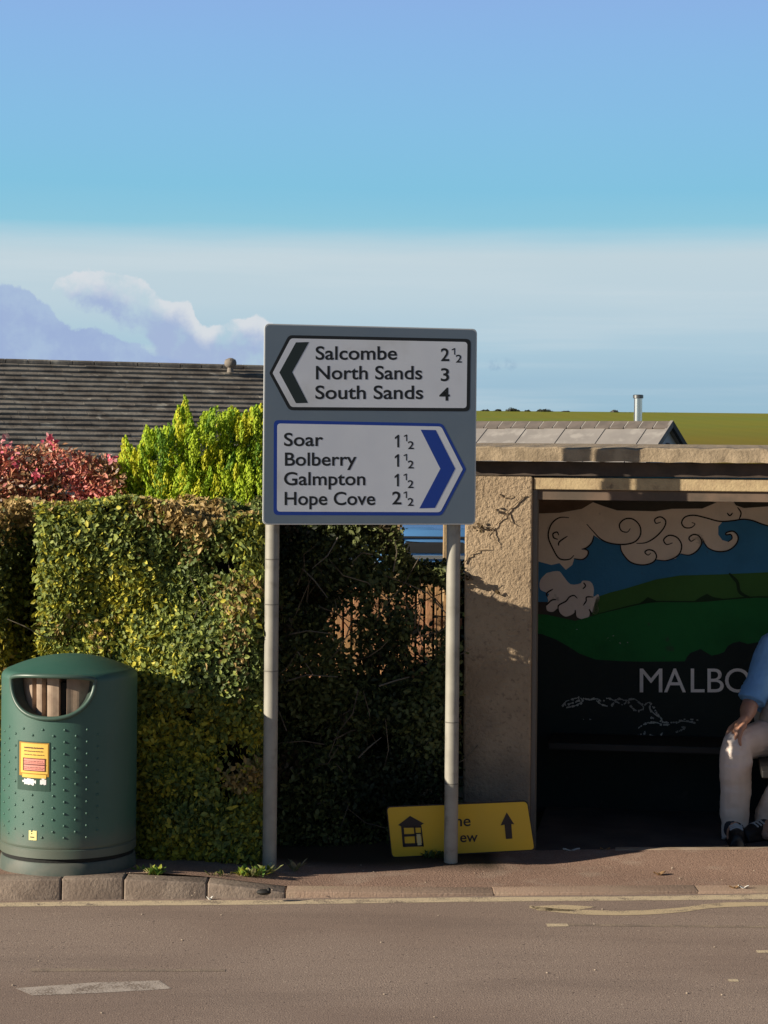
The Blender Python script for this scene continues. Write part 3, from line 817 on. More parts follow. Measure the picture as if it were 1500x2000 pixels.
    cl = [(40, -40), (XR, -40), (XR, 280), (1900, 300), (1750, 255), (1600, 268), (1480, 240), (1420, 215), (1340, 205), (1290, 215), (1215, 222), (1190, 250), (1190, 300), (1215, 335), (1250, 345), (1275, 325),
          (1270, 298), (1245, 302), (1237, 290), (1270, 275), (1305, 295), (1312, 335), (1290, 375), (1240, 402), (1180, 405), (1130, 385), (1095, 335), (1080, 380), (1050, 415),
          (1000, 428), (955, 420), (925, 450), (870, 462), (805, 455), (770, 480), (715, 490), (660, 480), (610, 445), (585, 400), (580, 362), (520, 358), (460, 335), (415, 305),
          (400, 350), (370, 380), (340, 392), (378, 400), (375, 430), (345, 455), (292, 450), (280, 490), (240, 520), (200, 478), (150, 490), (40, 460)]
    MB().sheet([A(1)(*p) for p in cl]).build('cloud', cream, mu)
    MB().sheet([A(1)(*p) for p in catmull([(120, 540), (80, 585), (80, 640), (115, 660), (135, 672), (125, 690), (130, 715), (118, 745), (125, 775), (160, 782), (190, 760), (205, 790), (240, 812),
              (285, 795), (300, 778), (310, 815), (350, 828), (385, 810), (392, 778), (420, 800), (445, 780), (440, 735), (450, 700), (440, 672), (412, 688), (415, 640), (395, 595), (345, 588),
              (330, 605), (270, 610), (225, 560), (200, 530), (160, 530)], 3)]).build('cloud', greyc, mu)
    MB().sheet([A(1)(*p) for p in ((430, 690), (520, 660), (600, 640), (700, 610), (800, 580), (950, 555), (1200, 548), (1500, 535), (XR, 500), (XR, 745), (1500, 705), (1050, 735), (470, 805), (400, 800))]).build('hill', hill2, mu)
    MB().sheet([A(2)(*p) for p in ((-60, 790), (120, 800), (300, 838), (460, 792), (680, 742), (760, 725), (1050, 718), (1500, 690), (XR, 720), (XR, 1300), (-60, 1300))]).build('hill', hill1, mu)
    MB().sheet([Bc(3)(*p) for p in [(-60, 110), (60, 125), (150, 160), (230, 205), (300, 250), (400, 287), (550, 297), (700, 301), (970, 299), (985, 270), (1005, 245), (1040, 232), (1070, 220), (1100, 238), (1140, 262),
              (1180, 255), (1220, 240), (1245, 200), (1280, 180), (1320, 172), (1370, 188), (1430, 178), (1500, 150), (3000, 120), (3000, 1500), (-60, 1500)]]).build('dark_foreground', lowc, mu)
    mb = MB()
    for s_ in ([(370, 235), (410, 280), (460, 330), (520, 355), (600, 362), (670, 345), (705, 300), (700, 245), (660, 205), (610, 203), (575, 235), (585, 275), (622, 285), (642, 262)],
               [(680, 355), (740, 350), (800, 315), (850, 260), (862, 215), (830, 190), (795, 205), (802, 230), (832, 222)],
               [(1900, 300), (1750, 258), (1600, 268), (1480, 240), (1400, 212), (1340, 205), (1280, 214), (1200, 218), (1110, 195), (1040, 180), (985, 190), (962, 225), (980, 255), (1020, 257), (1045, 235), (1025, 225)],
               [(580, 362), (590, 410), (640, 470), (715, 490), (780, 475), (805, 440), (790, 405), (755, 395), (733, 410), (752, 428), (770, 415)],
               [(805, 458), (870, 462), (940, 430), (962, 370), (935, 320), (885, 305), (850, 332), (868, 362), (905, 352)],
               [(955, 420), (1010, 428), (1060, 400), (1087, 350), (1070, 310), (1035, 300), (1008, 320), (1020, 342), (1042, 330)],
               [(1090, 325), (1120, 378), (1180, 405), (1250, 400), (1300, 362), (1314, 315), (1285, 280), (1242, 288), (1240, 302), (1268, 300), (1276, 325), (1250, 346)],
               [(260, 195), (200, 195), (150, 235), (130, 310), (160, 390), (200, 450), (260, 455), (290, 430)], [(350, 388), (378, 402), (374, 432), (342, 456), (290, 450)],
               [(415, 305), (402, 350), (370, 382), (338, 392)], [(190, 330), (165, 320), (160, 295), (185, 285), (196, 305)], [(250, 310), (200, 345), (195, 370)],
               [(1245, 165), (1262, 182), (1280, 165)], [(1310, 130), (1332, 165), (1320, 205)],
               [(200, 792), (193, 745), (240, 716), (262, 690), (290, 680), (312, 698)], [(350, 600), (362, 620), (345, 640)], [(412, 690), (370, 690), (366, 715), (348, 742)],
               [(298, 770), (300, 800)], [(385, 765), (402, 798)], [(160, 640), (122, 665), (125, 690)], [(118, 742), (150, 710), (180, 705)]):
        strip(mb, s_, 9, A(2.2))
    mb.build('outline', ink, mu)
    mb = MB()
    strip(mb, [(440, 795), (560, 765), (690, 735), (810, 718), (1050, 718), (1230, 704), (1380, 692), (1500, 690), (1900, 700), (2600, 690)], 9, A(3.4))
    strip(mb, [(1258, 542), (1290, 575), (1310, 600), (1320, 650), (1345, 675), (1390, 694)], 20, A(3.4))
    for tr in ([(685, 738), (725, 712), (750, 690), (775, 700), (815, 718)], [(1040, 716), (1080, 690), (1120, 670), (1160, 690), (1240, 704)]): mb.sheet([A(3.4)(*p) for p in tr])
    mb.build('field_hedge', pm('field_hedge', (0.012, 0.04, 0.015)), mu)
    mb = MB(); mb.sheet([A(3)(*p) for p in [(40, -40), (XR, -40), (XR, 80), (1320, 92), (1180, 80), (1100, 100), (420, 92), (340, 140), (200, 165), (40, 170)]]).build('top_band', topb, mu)  # brown band along the top of the mural
    mb = MB(); mb.sheet([A(4)(*p) for p in [(400, 95), (470, 78), (1100, 88), (1180, 100), (1090, 138), (900, 140), (800, 155), (560, 150), (480, 125)]])
    mb.sheet([A(4)(*p) for p in [(1285, 95), (1400, 88), (2400, 90), (2400, 130), (1500, 125), (1350, 135), (1300, 118)]]); mb.build('grey_patch', grey_top, mu)  # dark grey patches near the top of the mural
    mb = MB()
    for s_, x0, x1 in (('M', 683, 827), ('A', 838, 977), ('L', 1008, 1096), ('B', 1114, 1218), ('O', 1226, 1386)):
        put_text(mb, s_, x0, x1, 496, 153, Bc(5), 0.0)
    mb.build('lettering', txt, mu)
    mb = MB()
    for s_ in ([(40, 205), (75, 155), (140, 130), (210, 112), (240, 150), (180, 185), (60, 215)], [(70, 190), (150, 160), (215, 140)], [(240, 120), (300, 132), (370, 122), (430, 150), (480, 118), (540, 140), (600, 125), (660, 140), (740, 126), (830, 185), (890, 160), (940, 220), (960, 260), (1020, 335)],
               [(375, 140), (430, 182), (520, 192), (560, 150), (630, 182), (680, 150), (720, 212), (770, 242), (830, 225), (830, 190)], [(885, 290), (950, 328), (1020, 348)], [(900, 180), (905, 240), (985, 300)],
               [(1020, 352), (1100, 358), (1180, 350), (1240, 325), (1370, 330)], [(780, 412), (850, 368), (940, 355), (1030, 380), (1090, 372)], [(735, 530), (790, 480), (850, 462), (840, 440)],
               [(1150, 450), (1180, 440), (1240, 408), (1200, 395)], [(890, 480), (980, 495), (1020, 455)], [(1180, 340), (1300, 350), (1360, 365)]):
        sub = catmull(s_, 5)
        for i in range(0, len(sub) - 1):
            if random.random() < 0.82:
                j = np.array([random.uniform(-3, 3), random.uniform(-3, 3)]); strip(mb, [sub[i] + j, sub[i + 1] + j], random.uniform(14, 44), Cc(5), 1)
    for (x, y) in ((480, 150), (500, 165), (515, 140), (555, 185), (580, 195), (600, 180), (470, 160), (560, 200), (280, 95), (330, 670), (370, 672)):
        p = [Bc(5)(x + random.uniform(-9, 9), y + random.uniform(-7, 7)) for _ in range(3)]; mb.sheet(p)
    mb.build('chalky_scrawl', chalk, mu)

    # dry vine stems clinging to the pier
    vm = mat('dry_vine', (0.13, 0.085, 0.05), 0.9, (0.32, 0.24, 0.15), 30)
    vine = thing('dry_vine', tuple(hp(-0.2, -0.01, 1.5)), 'dry dead vine stems clinging to the sunlit pier of the shelter', 'vine')
    fr = H0 + HN * 0.006
    for pts in ([(1026, 968), (1005, 985), (990, 1000), (975, 1018), (962, 1030), (950, 1050)], [(962, 1030), (964, 1048), (972, 1062)], [(905, 1100), (918, 1085), (935, 1075), (957, 1072)],
                [(975, 965), (985, 972), (1000, 968)], [(960, 1032), (945, 1034), (925, 1028)], [(990, 1000), (996, 1018), (1008, 1026)]):
        p = [onplane(x + 1, y, fr, HN) for x, y in pts]; p = [Vector(q) for q in catmull(p, 4)]
        MB().tube([q + HN * random.uniform(-0.002, 0.006) for q in p], np.linspace(0.0035, 0.0015, len(p)), 6).build('stem', vm, vine, smooth=True)
    pos = []
    for (x, y, k) in ((938, 1029, 14), (962, 995, 4), (915, 1128, 10), (970, 1158, 5)):
        for _ in range(k): pos.append(onplane(x + random.gauss(0, 6), y + random.gauss(0, 4), fr + HN * random.uniform(0.002, 0.02), HN))
    pos = np.array(pos); n = len(pos)
    leaves('dead_leaves', LEAF, pos, unit(n) + np.array(HN) * 0.8, unit(n), rng.uniform(0.012, 0.026, n), palette(n, [(0.09, 0.06, 0.03), (0.05, 0.035, 0.02), (0.30, 0.23, 0.12)], [3, 3, 1]), vine, 0.6)


LEAF = leaf_mat('leaf', 0.55, 0.22, 0.3)
CONIFER = leaf_mat('conifer_spray', 0.6, 0.25, 0.2)


# ------------------------------------------------------------------ hedge, shrubs, weeds
def build_hedge():
    bark = mat('hedge_bark', (0.055, 0.042, 0.03), 0.9, (0.20, 0.16, 0.11), 12)
    xl = P(86, 1150, 9.88).x
    def seg(t, x0, x1, yf, yb, zt, dens, thick, cols, clus, holes=None, ragged=0.05, top=True, end=0.0, tilt=0.0):
        """leaves through the outer shell of a clipped hedge: front face, top and right end"""
        out = []
        n = int(dens * (x1 - x0) * 1.75)
        X = rng.uniform(x0, x1, n); Z = rng.uniform(0.02, 1.0, n) ** 0.95
        ztop = np.array([zt(x) for x in X]); Z = Z * ztop
        yfx = yf + (tilt * np.maximum(0, -0.90 - X) + np.where(Z > 1.46, 0.08, 0.29) * np.maximum(0, X + 0.90) if tilt else 0)
        bulge = (vnoise(np.stack([X * 3.3, Z * 3.3, X * 0], 1), 3) - 0.5) * 2 * ragged * 2 + (vnoise(np.stack([X * 9, Z * 9, X * 0], 1), 5) - 0.5) * ragged
        D = rng.exponential(thick, n); D = np.minimum(D, yb - yf)
        rnd_ = np.maximum(0, Z - ztop + 0.10) ** 2 * 4
        Y = yfx - bulge + D + rnd_
        fr = np.tile(np.array([-0.85, -0.75, 0.42]), (n, 1)); out.append((np.stack([X, Y, Z], 1), fr))
        if top:
            m = int(dens * (x1 - x0) * (yb - yf) * 0.7)
            X2 = rng.uniform(x0, x1, m); f2 = yf + (tilt * np.maximum(0, -0.90 - X2) + 0.08 * np.maximum(0, X2 + 0.90) if tilt else 0); Y2 = f2 + 0.02 + rng.uniform(0, 1, m) * (yb - f2 - 0.02); zt2 = np.array([zt(x) for x in X2])
            Z2 = zt2 + (vnoise(np.stack([X2 * 5, Y2 * 5, X2 * 0], 1), 8) - 0.4) * ragged * 1.6 - rng.exponential(0.03, m) + 0.015
            out.append((np.stack([X2, Y2, Z2], 1), np.tile(np.array([-0.6, -0.4, 0.9]), (m, 1))))
        if end:
            m = int(dens * (yb - yf) * 1.6); Y3 = rng.uniform(yf, yb, m); X3 = (x1 if end > 0 else x0) - end * rng.exponential(0.05, m); Z3 = rng.uniform(0.02, 1, m) * zt(x1)
            out.append((np.stack([X3, Y3, Z3], 1), np.tile(np.array([end, -0.2, 0.2]), (m, 1))))
        pos = np.concatenate([o[0] for o in out]); fr = np.concatenate([o[1] for o in out])
        # thin patches where twigs show
        sparse = vnoise(np.stack([pos[:, 0] * 5.5, pos[:, 2] * 5.5, pos[:, 1] * 3], 1), 11)
        keep = sparse > (clus + (0.14 * np.clip((pos[:, 0] + 0.98) / 0.3, 0, 1) * (pos[:, 2] < 1.45) if tilt else 0)) * rng.uniform(0.6, 1.3, len(pos))
        if holes:
            for (hx, hz, rx, rz, pr) in holes:
                d = ((pos[:, 0] - hx) / rx) ** 2 + ((pos[:, 2] - hz) / rz) ** 2
                keep &= ~((d < rng.uniform(0.6, 1.3, len(pos))) & (rng.uniform(size=len(pos)) < pr))
        pos, fr = pos[keep], fr[keep]; n = len(pos); pos[:, 0] += rng.normal(0, 0.018, n)
        tone = -(0.26 * np.clip((pos[:, 0] + 1.08) / 0.3, 0, 1) if tilt else 0) + vnoise(np.stack([pos[:, 0] * 3.2, pos[:, 2] * 3.2, pos[:, 1] * 2], 1), 21) + rng.normal(0, 0.17, n)  # right part given darker leaves, painting its shade into the colour
        brown = vnoise(np.stack([pos[:, 0] * 4.5 + 9, pos[:, 2] * 4.5, pos[:, 1] * 2], 1), 33) + rng.normal(0, 0.12, n) + 0.32 * np.clip((pos[:, 2] - 1.55) / 0.10, 0, 1)
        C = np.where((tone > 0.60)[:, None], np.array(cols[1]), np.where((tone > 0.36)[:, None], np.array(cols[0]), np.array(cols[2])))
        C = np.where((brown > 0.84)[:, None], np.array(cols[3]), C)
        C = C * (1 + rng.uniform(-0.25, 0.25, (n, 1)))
        return leaves('foliage', LEAF, pos, fr * 0.8 + unit(n), unit(n) + np.array([0, -0.2, 0.35]), rng.uniform(0.016, 0.042, n), C, t, 0.55, 0.3)
    def twigs(t, x0, x1, yf, yb, zt, n, lmin=0.15, lmax=0.5, pale=0.0):
        mb = MB()
        for _ in range(n):
            x = random.uniform(x0, x1); z = random.uniform(0.05, 0.95) * zt(x); y = random.uniform(yf, yb)
            d = Vector((random.gauss(0, 0.6), random.gauss(-0.25, 0.4), random.gauss(0.6, 0.6))).normalized(); L = random.uniform(lmin, lmax)
            p = [Vector((x, y, z)) + d * L * k / 3 + Vector((random.gauss(0, .012), random.gauss(0, .012), random.gauss(0, .012))) for k in range(4)]
            p = [Vector((q.x, max(q.y, yf - 0.03), min(q.z, zt(x)))) for q in p]
            if (p[0] - p[3]).length > 0.05: mb.tube(p, [0.0035, 0.003, 0.0025, 0.0015], 5)
        return mb.build('twigs', bark, t, smooth=True)
    cols = [(0.26, 0.30, 0.065), (0.52, 0.47, 0.06), (0.13, 0.175, 0.05), (0.44, 0.31, 0.12)]
    main = thing('hedge', (-1.0, 10.1, 0.05), 'long clipped evergreen hedge with yellow-green leaves behind the green litter bin', 'hedge')
    x_end = P(512, 1200, 9.7).x
    ztm = lambda x: 1.655 + 0.012 * math.sin(x * 4.0) + 0.01 * math.sin(x * 9.3)
    core = mat('blocker_dark', (0.010, 0.010, 0.006), 1.0, (0.03, 0.028, 0.014), 34, spec=0.0, bump=0.03, bscale=40)  # near-black solids added behind the leaves to block light
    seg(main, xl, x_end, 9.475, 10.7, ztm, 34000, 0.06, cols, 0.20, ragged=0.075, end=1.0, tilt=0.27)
    MB().prism([(xl + 0.14, 10.6, 0.02), (xl + 0.14, 10.0, 0.02), (-0.90, 9.68, 0.02), (x_end - 0.045, 9.78, 0.02), (x_end - 0.045, 10.6, 0.02)], (0, 0, 1.57)).build('blocker_core', core, main)
    twigs(main, xl, x_end, 9.62, 9.90, ztm, 26)
    mb = MB()
    for pts in ([(150, 1148), (172, 1122), (205, 1088)], [(152, 1150), (163, 1128), (190, 1098)]):
        mb.tube([P(x, y, (9.80 if x < 350 else 9.60) + random.uniform(0, 0.03)) for x, y in pts], [0.006, 0.005, 0.003], 6)
    mb.build('bare_branches', mat('pale_branch', (0.30, 0.235, 0.14), 0.8), main, smooth=True)
    seg(main, P(-4, 1150, 9.9).x, xl + 0.05, 10.12, 10.6, ztm, 9000, 0.06, cols, 0.30, ragged=0.06).name = 'slot_growth'
    # left neighbour, across a narrow slot
    xr = P(10, 1150, 9.9).x
    lf = thing('hedge', (-2.6, 9.9, 0.05), 'dark end of a second hedge cut by the left edge, past a black slot', 'hedge')
    ztl = lambda x: 1.64
    seg(lf, -3.1, xr, 9.86, 10.6, ztl, 9000, 0.05, [(0.19, 0.19, 0.04), (0.40, 0.33, 0.045), (0.09, 0.11, 0.03), (0.33, 0.22, 0.08)], 0.25, ragged=0.05, end=1.0)
    MB().box((-2.55, 10.4, 0.78), (-2.0 * (-2.55 - xr) - 0.25 if False else 1.0, 0.5, 1.45)).build('blocker_core', core, lf)
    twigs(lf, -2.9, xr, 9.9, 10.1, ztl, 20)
    MB().box((xl - 0.12, 10.58, 0.8), (0.75, 0.12, 1.56)).build('slot_backing', core, main)  # dark solid added to close the back of the slot
    # thin, gappy end by the fence
    th = thing('hedge', (-0.05, 10.2, 0.05), 'thin dark gappy end of the hedge between the two sign posts', 'hedge')
    def ztt(x):
        return float(np.interp(x, [-0.6, -0.1, 0.03, 0.09, 0.13, 0.4], [1.66, 1.63, 1.58, 1.42, 1.38, 1.34])) + 0.015 * math.sin(x * 23)
    hz = lambda x, y, rx, ry, pr: (P(x, y, 10.2).x, P(x, y, 10.2).z, rx * 10.2 / F, ry * 10.2 / F, pr)
    dk = [(0.045, 0.06, 0.022), (0.13, 0.15, 0.05), (0.022, 0.032, 0.014), (0.09, 0.07, 0.04)]  # leaves darkened here, the shade of this end put into their colour
    holes = [hz(848, 1188, 46, 52, 0.985), hz(748, 1180, 20, 30, 0.82), hz(694, 1192, 13, 30, 0.96), hz(732, 1188, 8, 22, 0.9), hz(830, 1262, 36, 34, 0.8), hz(692, 1268, 18, 22, 0.8), hz(730, 1268, 8, 18, 0.8), hz(785, 1195, 12, 26, 0.4)]
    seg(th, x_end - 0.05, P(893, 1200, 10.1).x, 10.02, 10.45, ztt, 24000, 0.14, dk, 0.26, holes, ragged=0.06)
    MB().box((-0.10, 10.36, 0.40), (0.86, 0.06, 0.84)).build('blocker_core', core, th)
    twigs(th, x_end, 0.33, 10.0, 10.4, ztt, 130, 0.12, 0.45)
    mb = MB()
    for pts in ([(590, 1110), (615, 1135), (640, 1168)], [(560, 1240), (600, 1232), (650, 1238)], [(660, 1050), (640, 1085), (610, 1110)], [(575, 1265), (590, 1285), (612, 1318)], [(640, 1560), (655, 1600), (668, 1640)], [(690, 1545), (678, 1580), (664, 1620)],
                [(620, 1570), (645, 1562), (670, 1545)], [(700, 1480), (720, 1460), (745, 1440)], [(560, 1330), (600, 1318), (660, 1322)], [(740, 1340), (770, 1330), (800, 1322)]):
        mb.tube([P(x, y, 9.98 + random.uniform(0, 0.05)) for x, y in pts], [0.004, 0.0035, 0.002], 5)
    mb.build('bare_branches', mat('grey_branch', (0.16, 0.14, 0.11), 0.85), th, smooth=True)


def plumes(t, outline_top, x0, x1, yb, depth, n, cols, w, mleaf, plen=(0.10, 0.2), leafs=90, size=(0.018, 0.034), zlow=1.5):
    """upright flame-shaped sprays of a golden conifer"""
    PX = []; N = []; AL = []; SZ_ = []; CC = []
    for k in range(n):
        u = random.random(); x = x0 + (x1 - x0) * u; yt = float(np.interp(x, [p[0] for p in outline_top], [p[1] for p in outline_top]))
        v = random.random() ** 0.8; y = yt + v * (yb - yt) if k > n * 0.28 else yt + random.uniform(0, 18)
        L = random.uniform(*plen) * (0.8 if k <= n * 0.28 else 1.0)
        Yd = depth + random.uniform(-0.12, 0.25) - 0.22 * math.sin(math.pi * u) * min(1, v * 2)
        tip = np.array(P(x, y, Yd)); ax = np.array([random.gauss(0, 0.15) + (u - 0.5) * 0.3, random.gauss(-0.10, 0.13), 1.0]); ax /= np.linalg.norm(ax)
        s = rng.uniform(0, 1, leafs) ** 0.8; rad = L * 0.17 * np.sin(np.pi * np.clip(s * 0.86 + 0.10, 0, 1)) ** 0.9
        a = rng.uniform(0, 2 * np.pi, leafs); rr_ = rad * np.sqrt(rng.uniform(0.1, 1, leafs))
        e1 = np.cross(ax, [0, 1, 0.1]); e1 /= np.linalg.norm(e1); e2 = np.cross(ax, e1)
        ro = e1[None] * np.cos(a)[:, None] + e2[None] * np.sin(a)[:, None]
        PX.append(tip - ax * L * (1 - s)[:, None] + ro * rr_[:, None]); AL.append(ax[None] + ro * 0.55 + rng.normal(0, 0.12, (leafs, 3)))
        N.append(ro + rng.normal(0, 0.45, (leafs, 3)) + np.array([-0.55, -0.35, 0.15])); SZ_.append(rng.uniform(*size, leafs))
        base = np.array(cols[random.choices(range(len(cols)), w)[0]])
        CC.append(base[None] * (1 + rng.uniform(-0.22, 0.22, (leafs, 1))) * (0.9 + 0.2 * s)[:, None])
    return leaves('foliage', mleaf, np.concatenate(PX), np.concatenate(N), np.concatenate(AL), np.concatenate(SZ_), np.concatenate(CC), t, 0.42, 0.2)


def build_shrubs():
    trunk = mat('shrub_bark', (0.08, 0.055, 0.035), 0.9, (0.05, 0.035, 0.025), 10)
    core = MATS['blocker_dark']  # same near-black solid, added inside the shrubs as inner shade
    c = thing('conifer_shrub', (-0.72, 11.0, 0.0), 'golden lime-green conifer shrub with upright sprays rising over the hedge', 'conifer')
    top = [(222, 985), (230, 905), (243, 842), (258, 880), (270, 868), (287, 826), (300, 836), (318, 822), (335, 828), (345, 800), (360, 768), (370, 800), (378, 838), (395, 808), (420, 788), (432, 808), (455, 786), (470, 806), (500, 788), (540, 790), (600, 800), (680, 840), (720, 900)]
    plumes(c, top, 226, 705, 1010, 10.98, 950, [(0.42, 0.54, 0.035), (0.30, 0.44, 0.03), (0.54, 0.54, 0.035), (0.14, 0.27, 0.03)], [5, 4, 3, 1.2], CONIFER, (0.10, 0.24), 105, (0.012, 0.025))
    mb = MB()
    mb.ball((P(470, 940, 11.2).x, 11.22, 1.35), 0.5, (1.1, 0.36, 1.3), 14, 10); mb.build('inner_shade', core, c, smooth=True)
    MB().tube([(-0.75, 11.2, -0.05), (-0.74, 11.2, 0.5), (-0.73, 11.22, 1.4)], [0.07, 0.06, 0.03], 10).build('trunk', trunk, c, smooth=True)
    r = thing('red_shrub', (-1.75, 11.2, 0.0), 'red and pink leaved shrub behind the hedge below the tiled roof', 'shrub')
    topr = [(-150, 850), (-20, 862), (20, 868), (60, 872), (98, 858), (120, 872), (160, 880), (185, 890), (205, 893), (225, 898), (250, 930)]
    n = 10500; X = rng.uniform(-170, 246, n); yt = np.interp(X, [p[0] for p in topr], [p[1] for p in topr])
    v = rng.uniform(0, 1, n) ** 0.85; Yp = yt + v * (1005 - yt) + rng.normal(0, 3, n); Yd = 10.86 + rng.exponential(0.09, n) + rng.uniform(-0.06, 0.06, n)
    pos = np.array([P(a, b, d) for a, b, d in zip(X, Yp, Yd)])
    sp = vnoise(pos * np.array([6.5, 3, 6.5]), 51); keep = sp > 0.36 * rng.uniform(0.5, 1.3, n); pos = pos[keep]; n = len(pos)
    tone = vnoise(pos * np.array([8, 3, 8]), 61) + rng.normal(0, 0.2, n)
    C = np.where((tone > 0.88)[:, None], np.array([0.78, 0.28, 0.25]), np.where((tone > 0.58)[:, None], np.array([0.64, 0.24, 0.16]), np.where((tone > 0.32)[:, None], np.array([0.50, 0.28, 0.15]), np.array([0.20, 0.13, 0.06]))))
    tips = (rng.uniform(size=n) < 0.05); C[tips] = np.array([0.60, 0.48, 0.40])
    C = C * (1 + rng.uniform(-0.2, 0.2, (n, 1)))
    leaves('foliage', LEAF, pos, unit(n) + np.array([-0.7, -0.6, 0.4]), unit(n) + np.array([0, -0.2, 0.5]), rng.uniform(0.020, 0.044, n), C, r, 0.42, 0.25)
    q = []; 
    for (x, y, k, s) in ((98, 862, 30, 8), (72, 928, 24, 8), (8, 868, 16, 9), (215, 893, 14, 6), (30, 900, 8, 8)):
        for _ in range(k): q.append((x + random.gauss(0, s), y + random.gauss(0, s * 0.8), 10.8 + random.uniform(-0.04, 0.04)))
    pos = np.array([P(*p) for p in q]); n = len(pos)
    leaves('pink_blossom', LEAF, pos, unit(n) + np.array([-0.4, -0.7, 0.6]), unit(n), rng.uniform(0.022, 0.04, n), palette(n, [(0.72, 0.13, 0.20), (0.70, 0.28, 0.30), (0.80, 0.5, 0.45)], [4, 3, 1]), r, 0.55)
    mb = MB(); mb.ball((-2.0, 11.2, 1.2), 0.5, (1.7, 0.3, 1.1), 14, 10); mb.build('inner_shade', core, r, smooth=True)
    MB().tube([(-1.75, 11.15, -0.05), (-1.76, 11.15, 0.6), (-1.8, 11.15, 1.3)], [0.05, 0.04, 0.02], 8).build('stem', trunk, r, smooth=True)

    # weeds along the kerb
    def weed(x, y, n, h, spread, cols, label, grp='weeds growing at the back of the kerb'):
        g = onground(x, y, 0.03); gz = pave_z(g.x, g.y); g = onground(x, y, gz)
        t = thing('weed', tuple(g), label, 'weed', grp)
        a = rng.uniform(0, 2 * np.pi, n); d = np.stack([np.cos(a), np.sin(a) * 0.7, rng.uniform(0.3, 1.6, n)], 1); d /= np.linalg.norm(d, axis=1, keepdims=True)
        L = rng.uniform(0.5, 1, n) * h; base = np.array(g)[None] + np.stack([rng.uniform(-spread, spread, n), rng.uniform(-0.02, 0.02, n), np.zeros(n)], 1)
        pos = base + d * L[:, None] * 0.5
        nr = np.cross(d, np.stack([-np.sin(a), np.cos(a), 0 * a], 1))
        leaves('leaves', LEAF, pos, nr, d, L, palette(n, cols, [2, 2, 1]), t, 0.36, 0.3)
        MB().tube([g - Vector((0, 0, 0.01)), g + Vector((0, 0, 0.025))], [0.004, 0.002], 5).build('stem', mat('weed_stem', (0.12, 0.14, 0.03), 0.7), t)
    yg = [(0.34, 0.38, 0.05), (0.16, 0.28, 0.05), (0.5, 0.5, 0.22)]
    weed(300, 1708, 36, 0.055, 0.03, yg, 'small bright green weed beside the bin on the kerb')
    weed(282, 1703, 12, 0.05, 0.03, yg, 'thin pale weed leaning from the foot of the bin')
    weed(492, 1711, 60, 0.062, 0.055, yg, 'bushy yellow-green weed clump left of the left sign post')
    weed(522, 1707, 22, 0.075, 0.025, [(0.42, 0.46, 0.2), (0.25, 0.33, 0.06), (0.55, 0.55, 0.35)], 'pale tall weed at the foot of the left sign post')
    weed(578, 1702, 8, 0.08, 0.012, [(0.3, 0.3, 0.18), (0.2, 0.2, 0.1), (0.4, 0.38, 0.25)], 'single dry weed stalk right of the left sign post')
    weed(848, 1676, 46, 0.05, 0.05, [(0.05, 0.08, 0.02), (0.07, 0.09, 0.02), (0.10, 0.10, 0.03)], 'dark grass tuft in front of the yellow sign')
    weed(430, 1711, 14, 0.04, 0.05, [(0.2, 0.17, 0.06), (0.12, 0.16, 0.03), (0.35, 0.33, 0.16)], 'low yellowing weed between the bin and the left post')


# ------------------------------------------------------------------ yellow temporary sign
def build_yellow():
    bl = P(767, 1674, 9.74); p0 = Vector((bl.x, 9.75, bl.z)); n = Vector((0.10, -1, -0.10)).normalized()
    t = thing('temporary_sign', tuple(bl), 'yellow temporary arrow sign standing crooked behind the right sign post', 'sign')
    yel = mat('temporary_sign_yellow', (0.70, 0.46, 0.035), 0.45, (0.64, 0.43, 0.045), 4, spec=0.4)
    blk = mat('temporary_sign_black', (0.012, 0.013, 0.02), 0.5)
    C = lambda d: (lambda x, y: onplane(740 + x * 0.21333, 1550 + y * 0.21333, p0 + n * d, n))
    def corner(q, r=26):
        o = []
        for i in range(4):
            p = np.array(q[i], float); a = np.array(q[i - 1], float) - p; b = np.array(q[(i + 1) % 4], float) - p
            s0 = p + a / np.linalg.norm(a) * r; s1 = p + b / np.linalg.norm(b) * r
            for k in range(6): u = k / 5; o.append((1 - u) ** 2 * s0 + 2 * u * (1 - u) * p + u * u * s1)
        return o
    MB().prism([C(0)(*p) for p in corner([(66, 118), (1362, 62), (1436, 522), (116, 592)], 40)], -n * 0.004).build('board', blk, t)
    MB().sheet([C(0.0015)(*p) for p in corner([(76, 128), (1355, 74), (1423, 512), (124, 580)], 36)]).build('board_face', yel, t)
    mb = MB(); c3 = C(0.003)
    mb.sheet([c3(*p) for p in ((176, 288), (285, 204), (412, 274), (385, 290), (388, 300), (205, 302))])
    for q in (((203, 300), (228, 300), (240, 488), (220, 490)), ((380, 298), (390, 298), (412, 484), (398, 486)), ((222, 372), (384, 366), (386, 388), (226, 396)), ((228, 456), (408, 452), (412, 484), (220, 490)),
              ((318, 300), (332, 300), (350, 480), (334, 480)), ((216, 298), (390, 296), (390, 312), (218, 314)), ((332, 360), (385, 358), (386, 370), (333, 372))):
        mb.sheet([c3(*p) for p in q])
    mb.build('house_symbol', blk, t)
    MB().sheet([C(0.0045)(*p) for p in ((344, 372), (380, 370), (392, 470), (356, 474))]).build('symbol_door', mat('symbol_pale', (0.62, 0.55, 0.28), 0.5), t)
    mb = MB(); mb.sheet([c3(*p) for p in ((1170, 172), (1240, 282), (1213, 278), (1222, 412), (1163, 416), (1150, 284), (1114, 292))]); mb.build('arrow_symbol', blk, t)
    mb = MB()
    def tilt(d): return lambda x, y: C(d)(x, y - (x - 760) * 0.03)
    put_text(mb, 'ne', 700, 840, 298, 100, tilt(0.003), 0.01); put_text(mb, 'ew', 744, 905, 444, 92, tilt(0.003), 0.01)
    mb.build('lettering', blk, t)


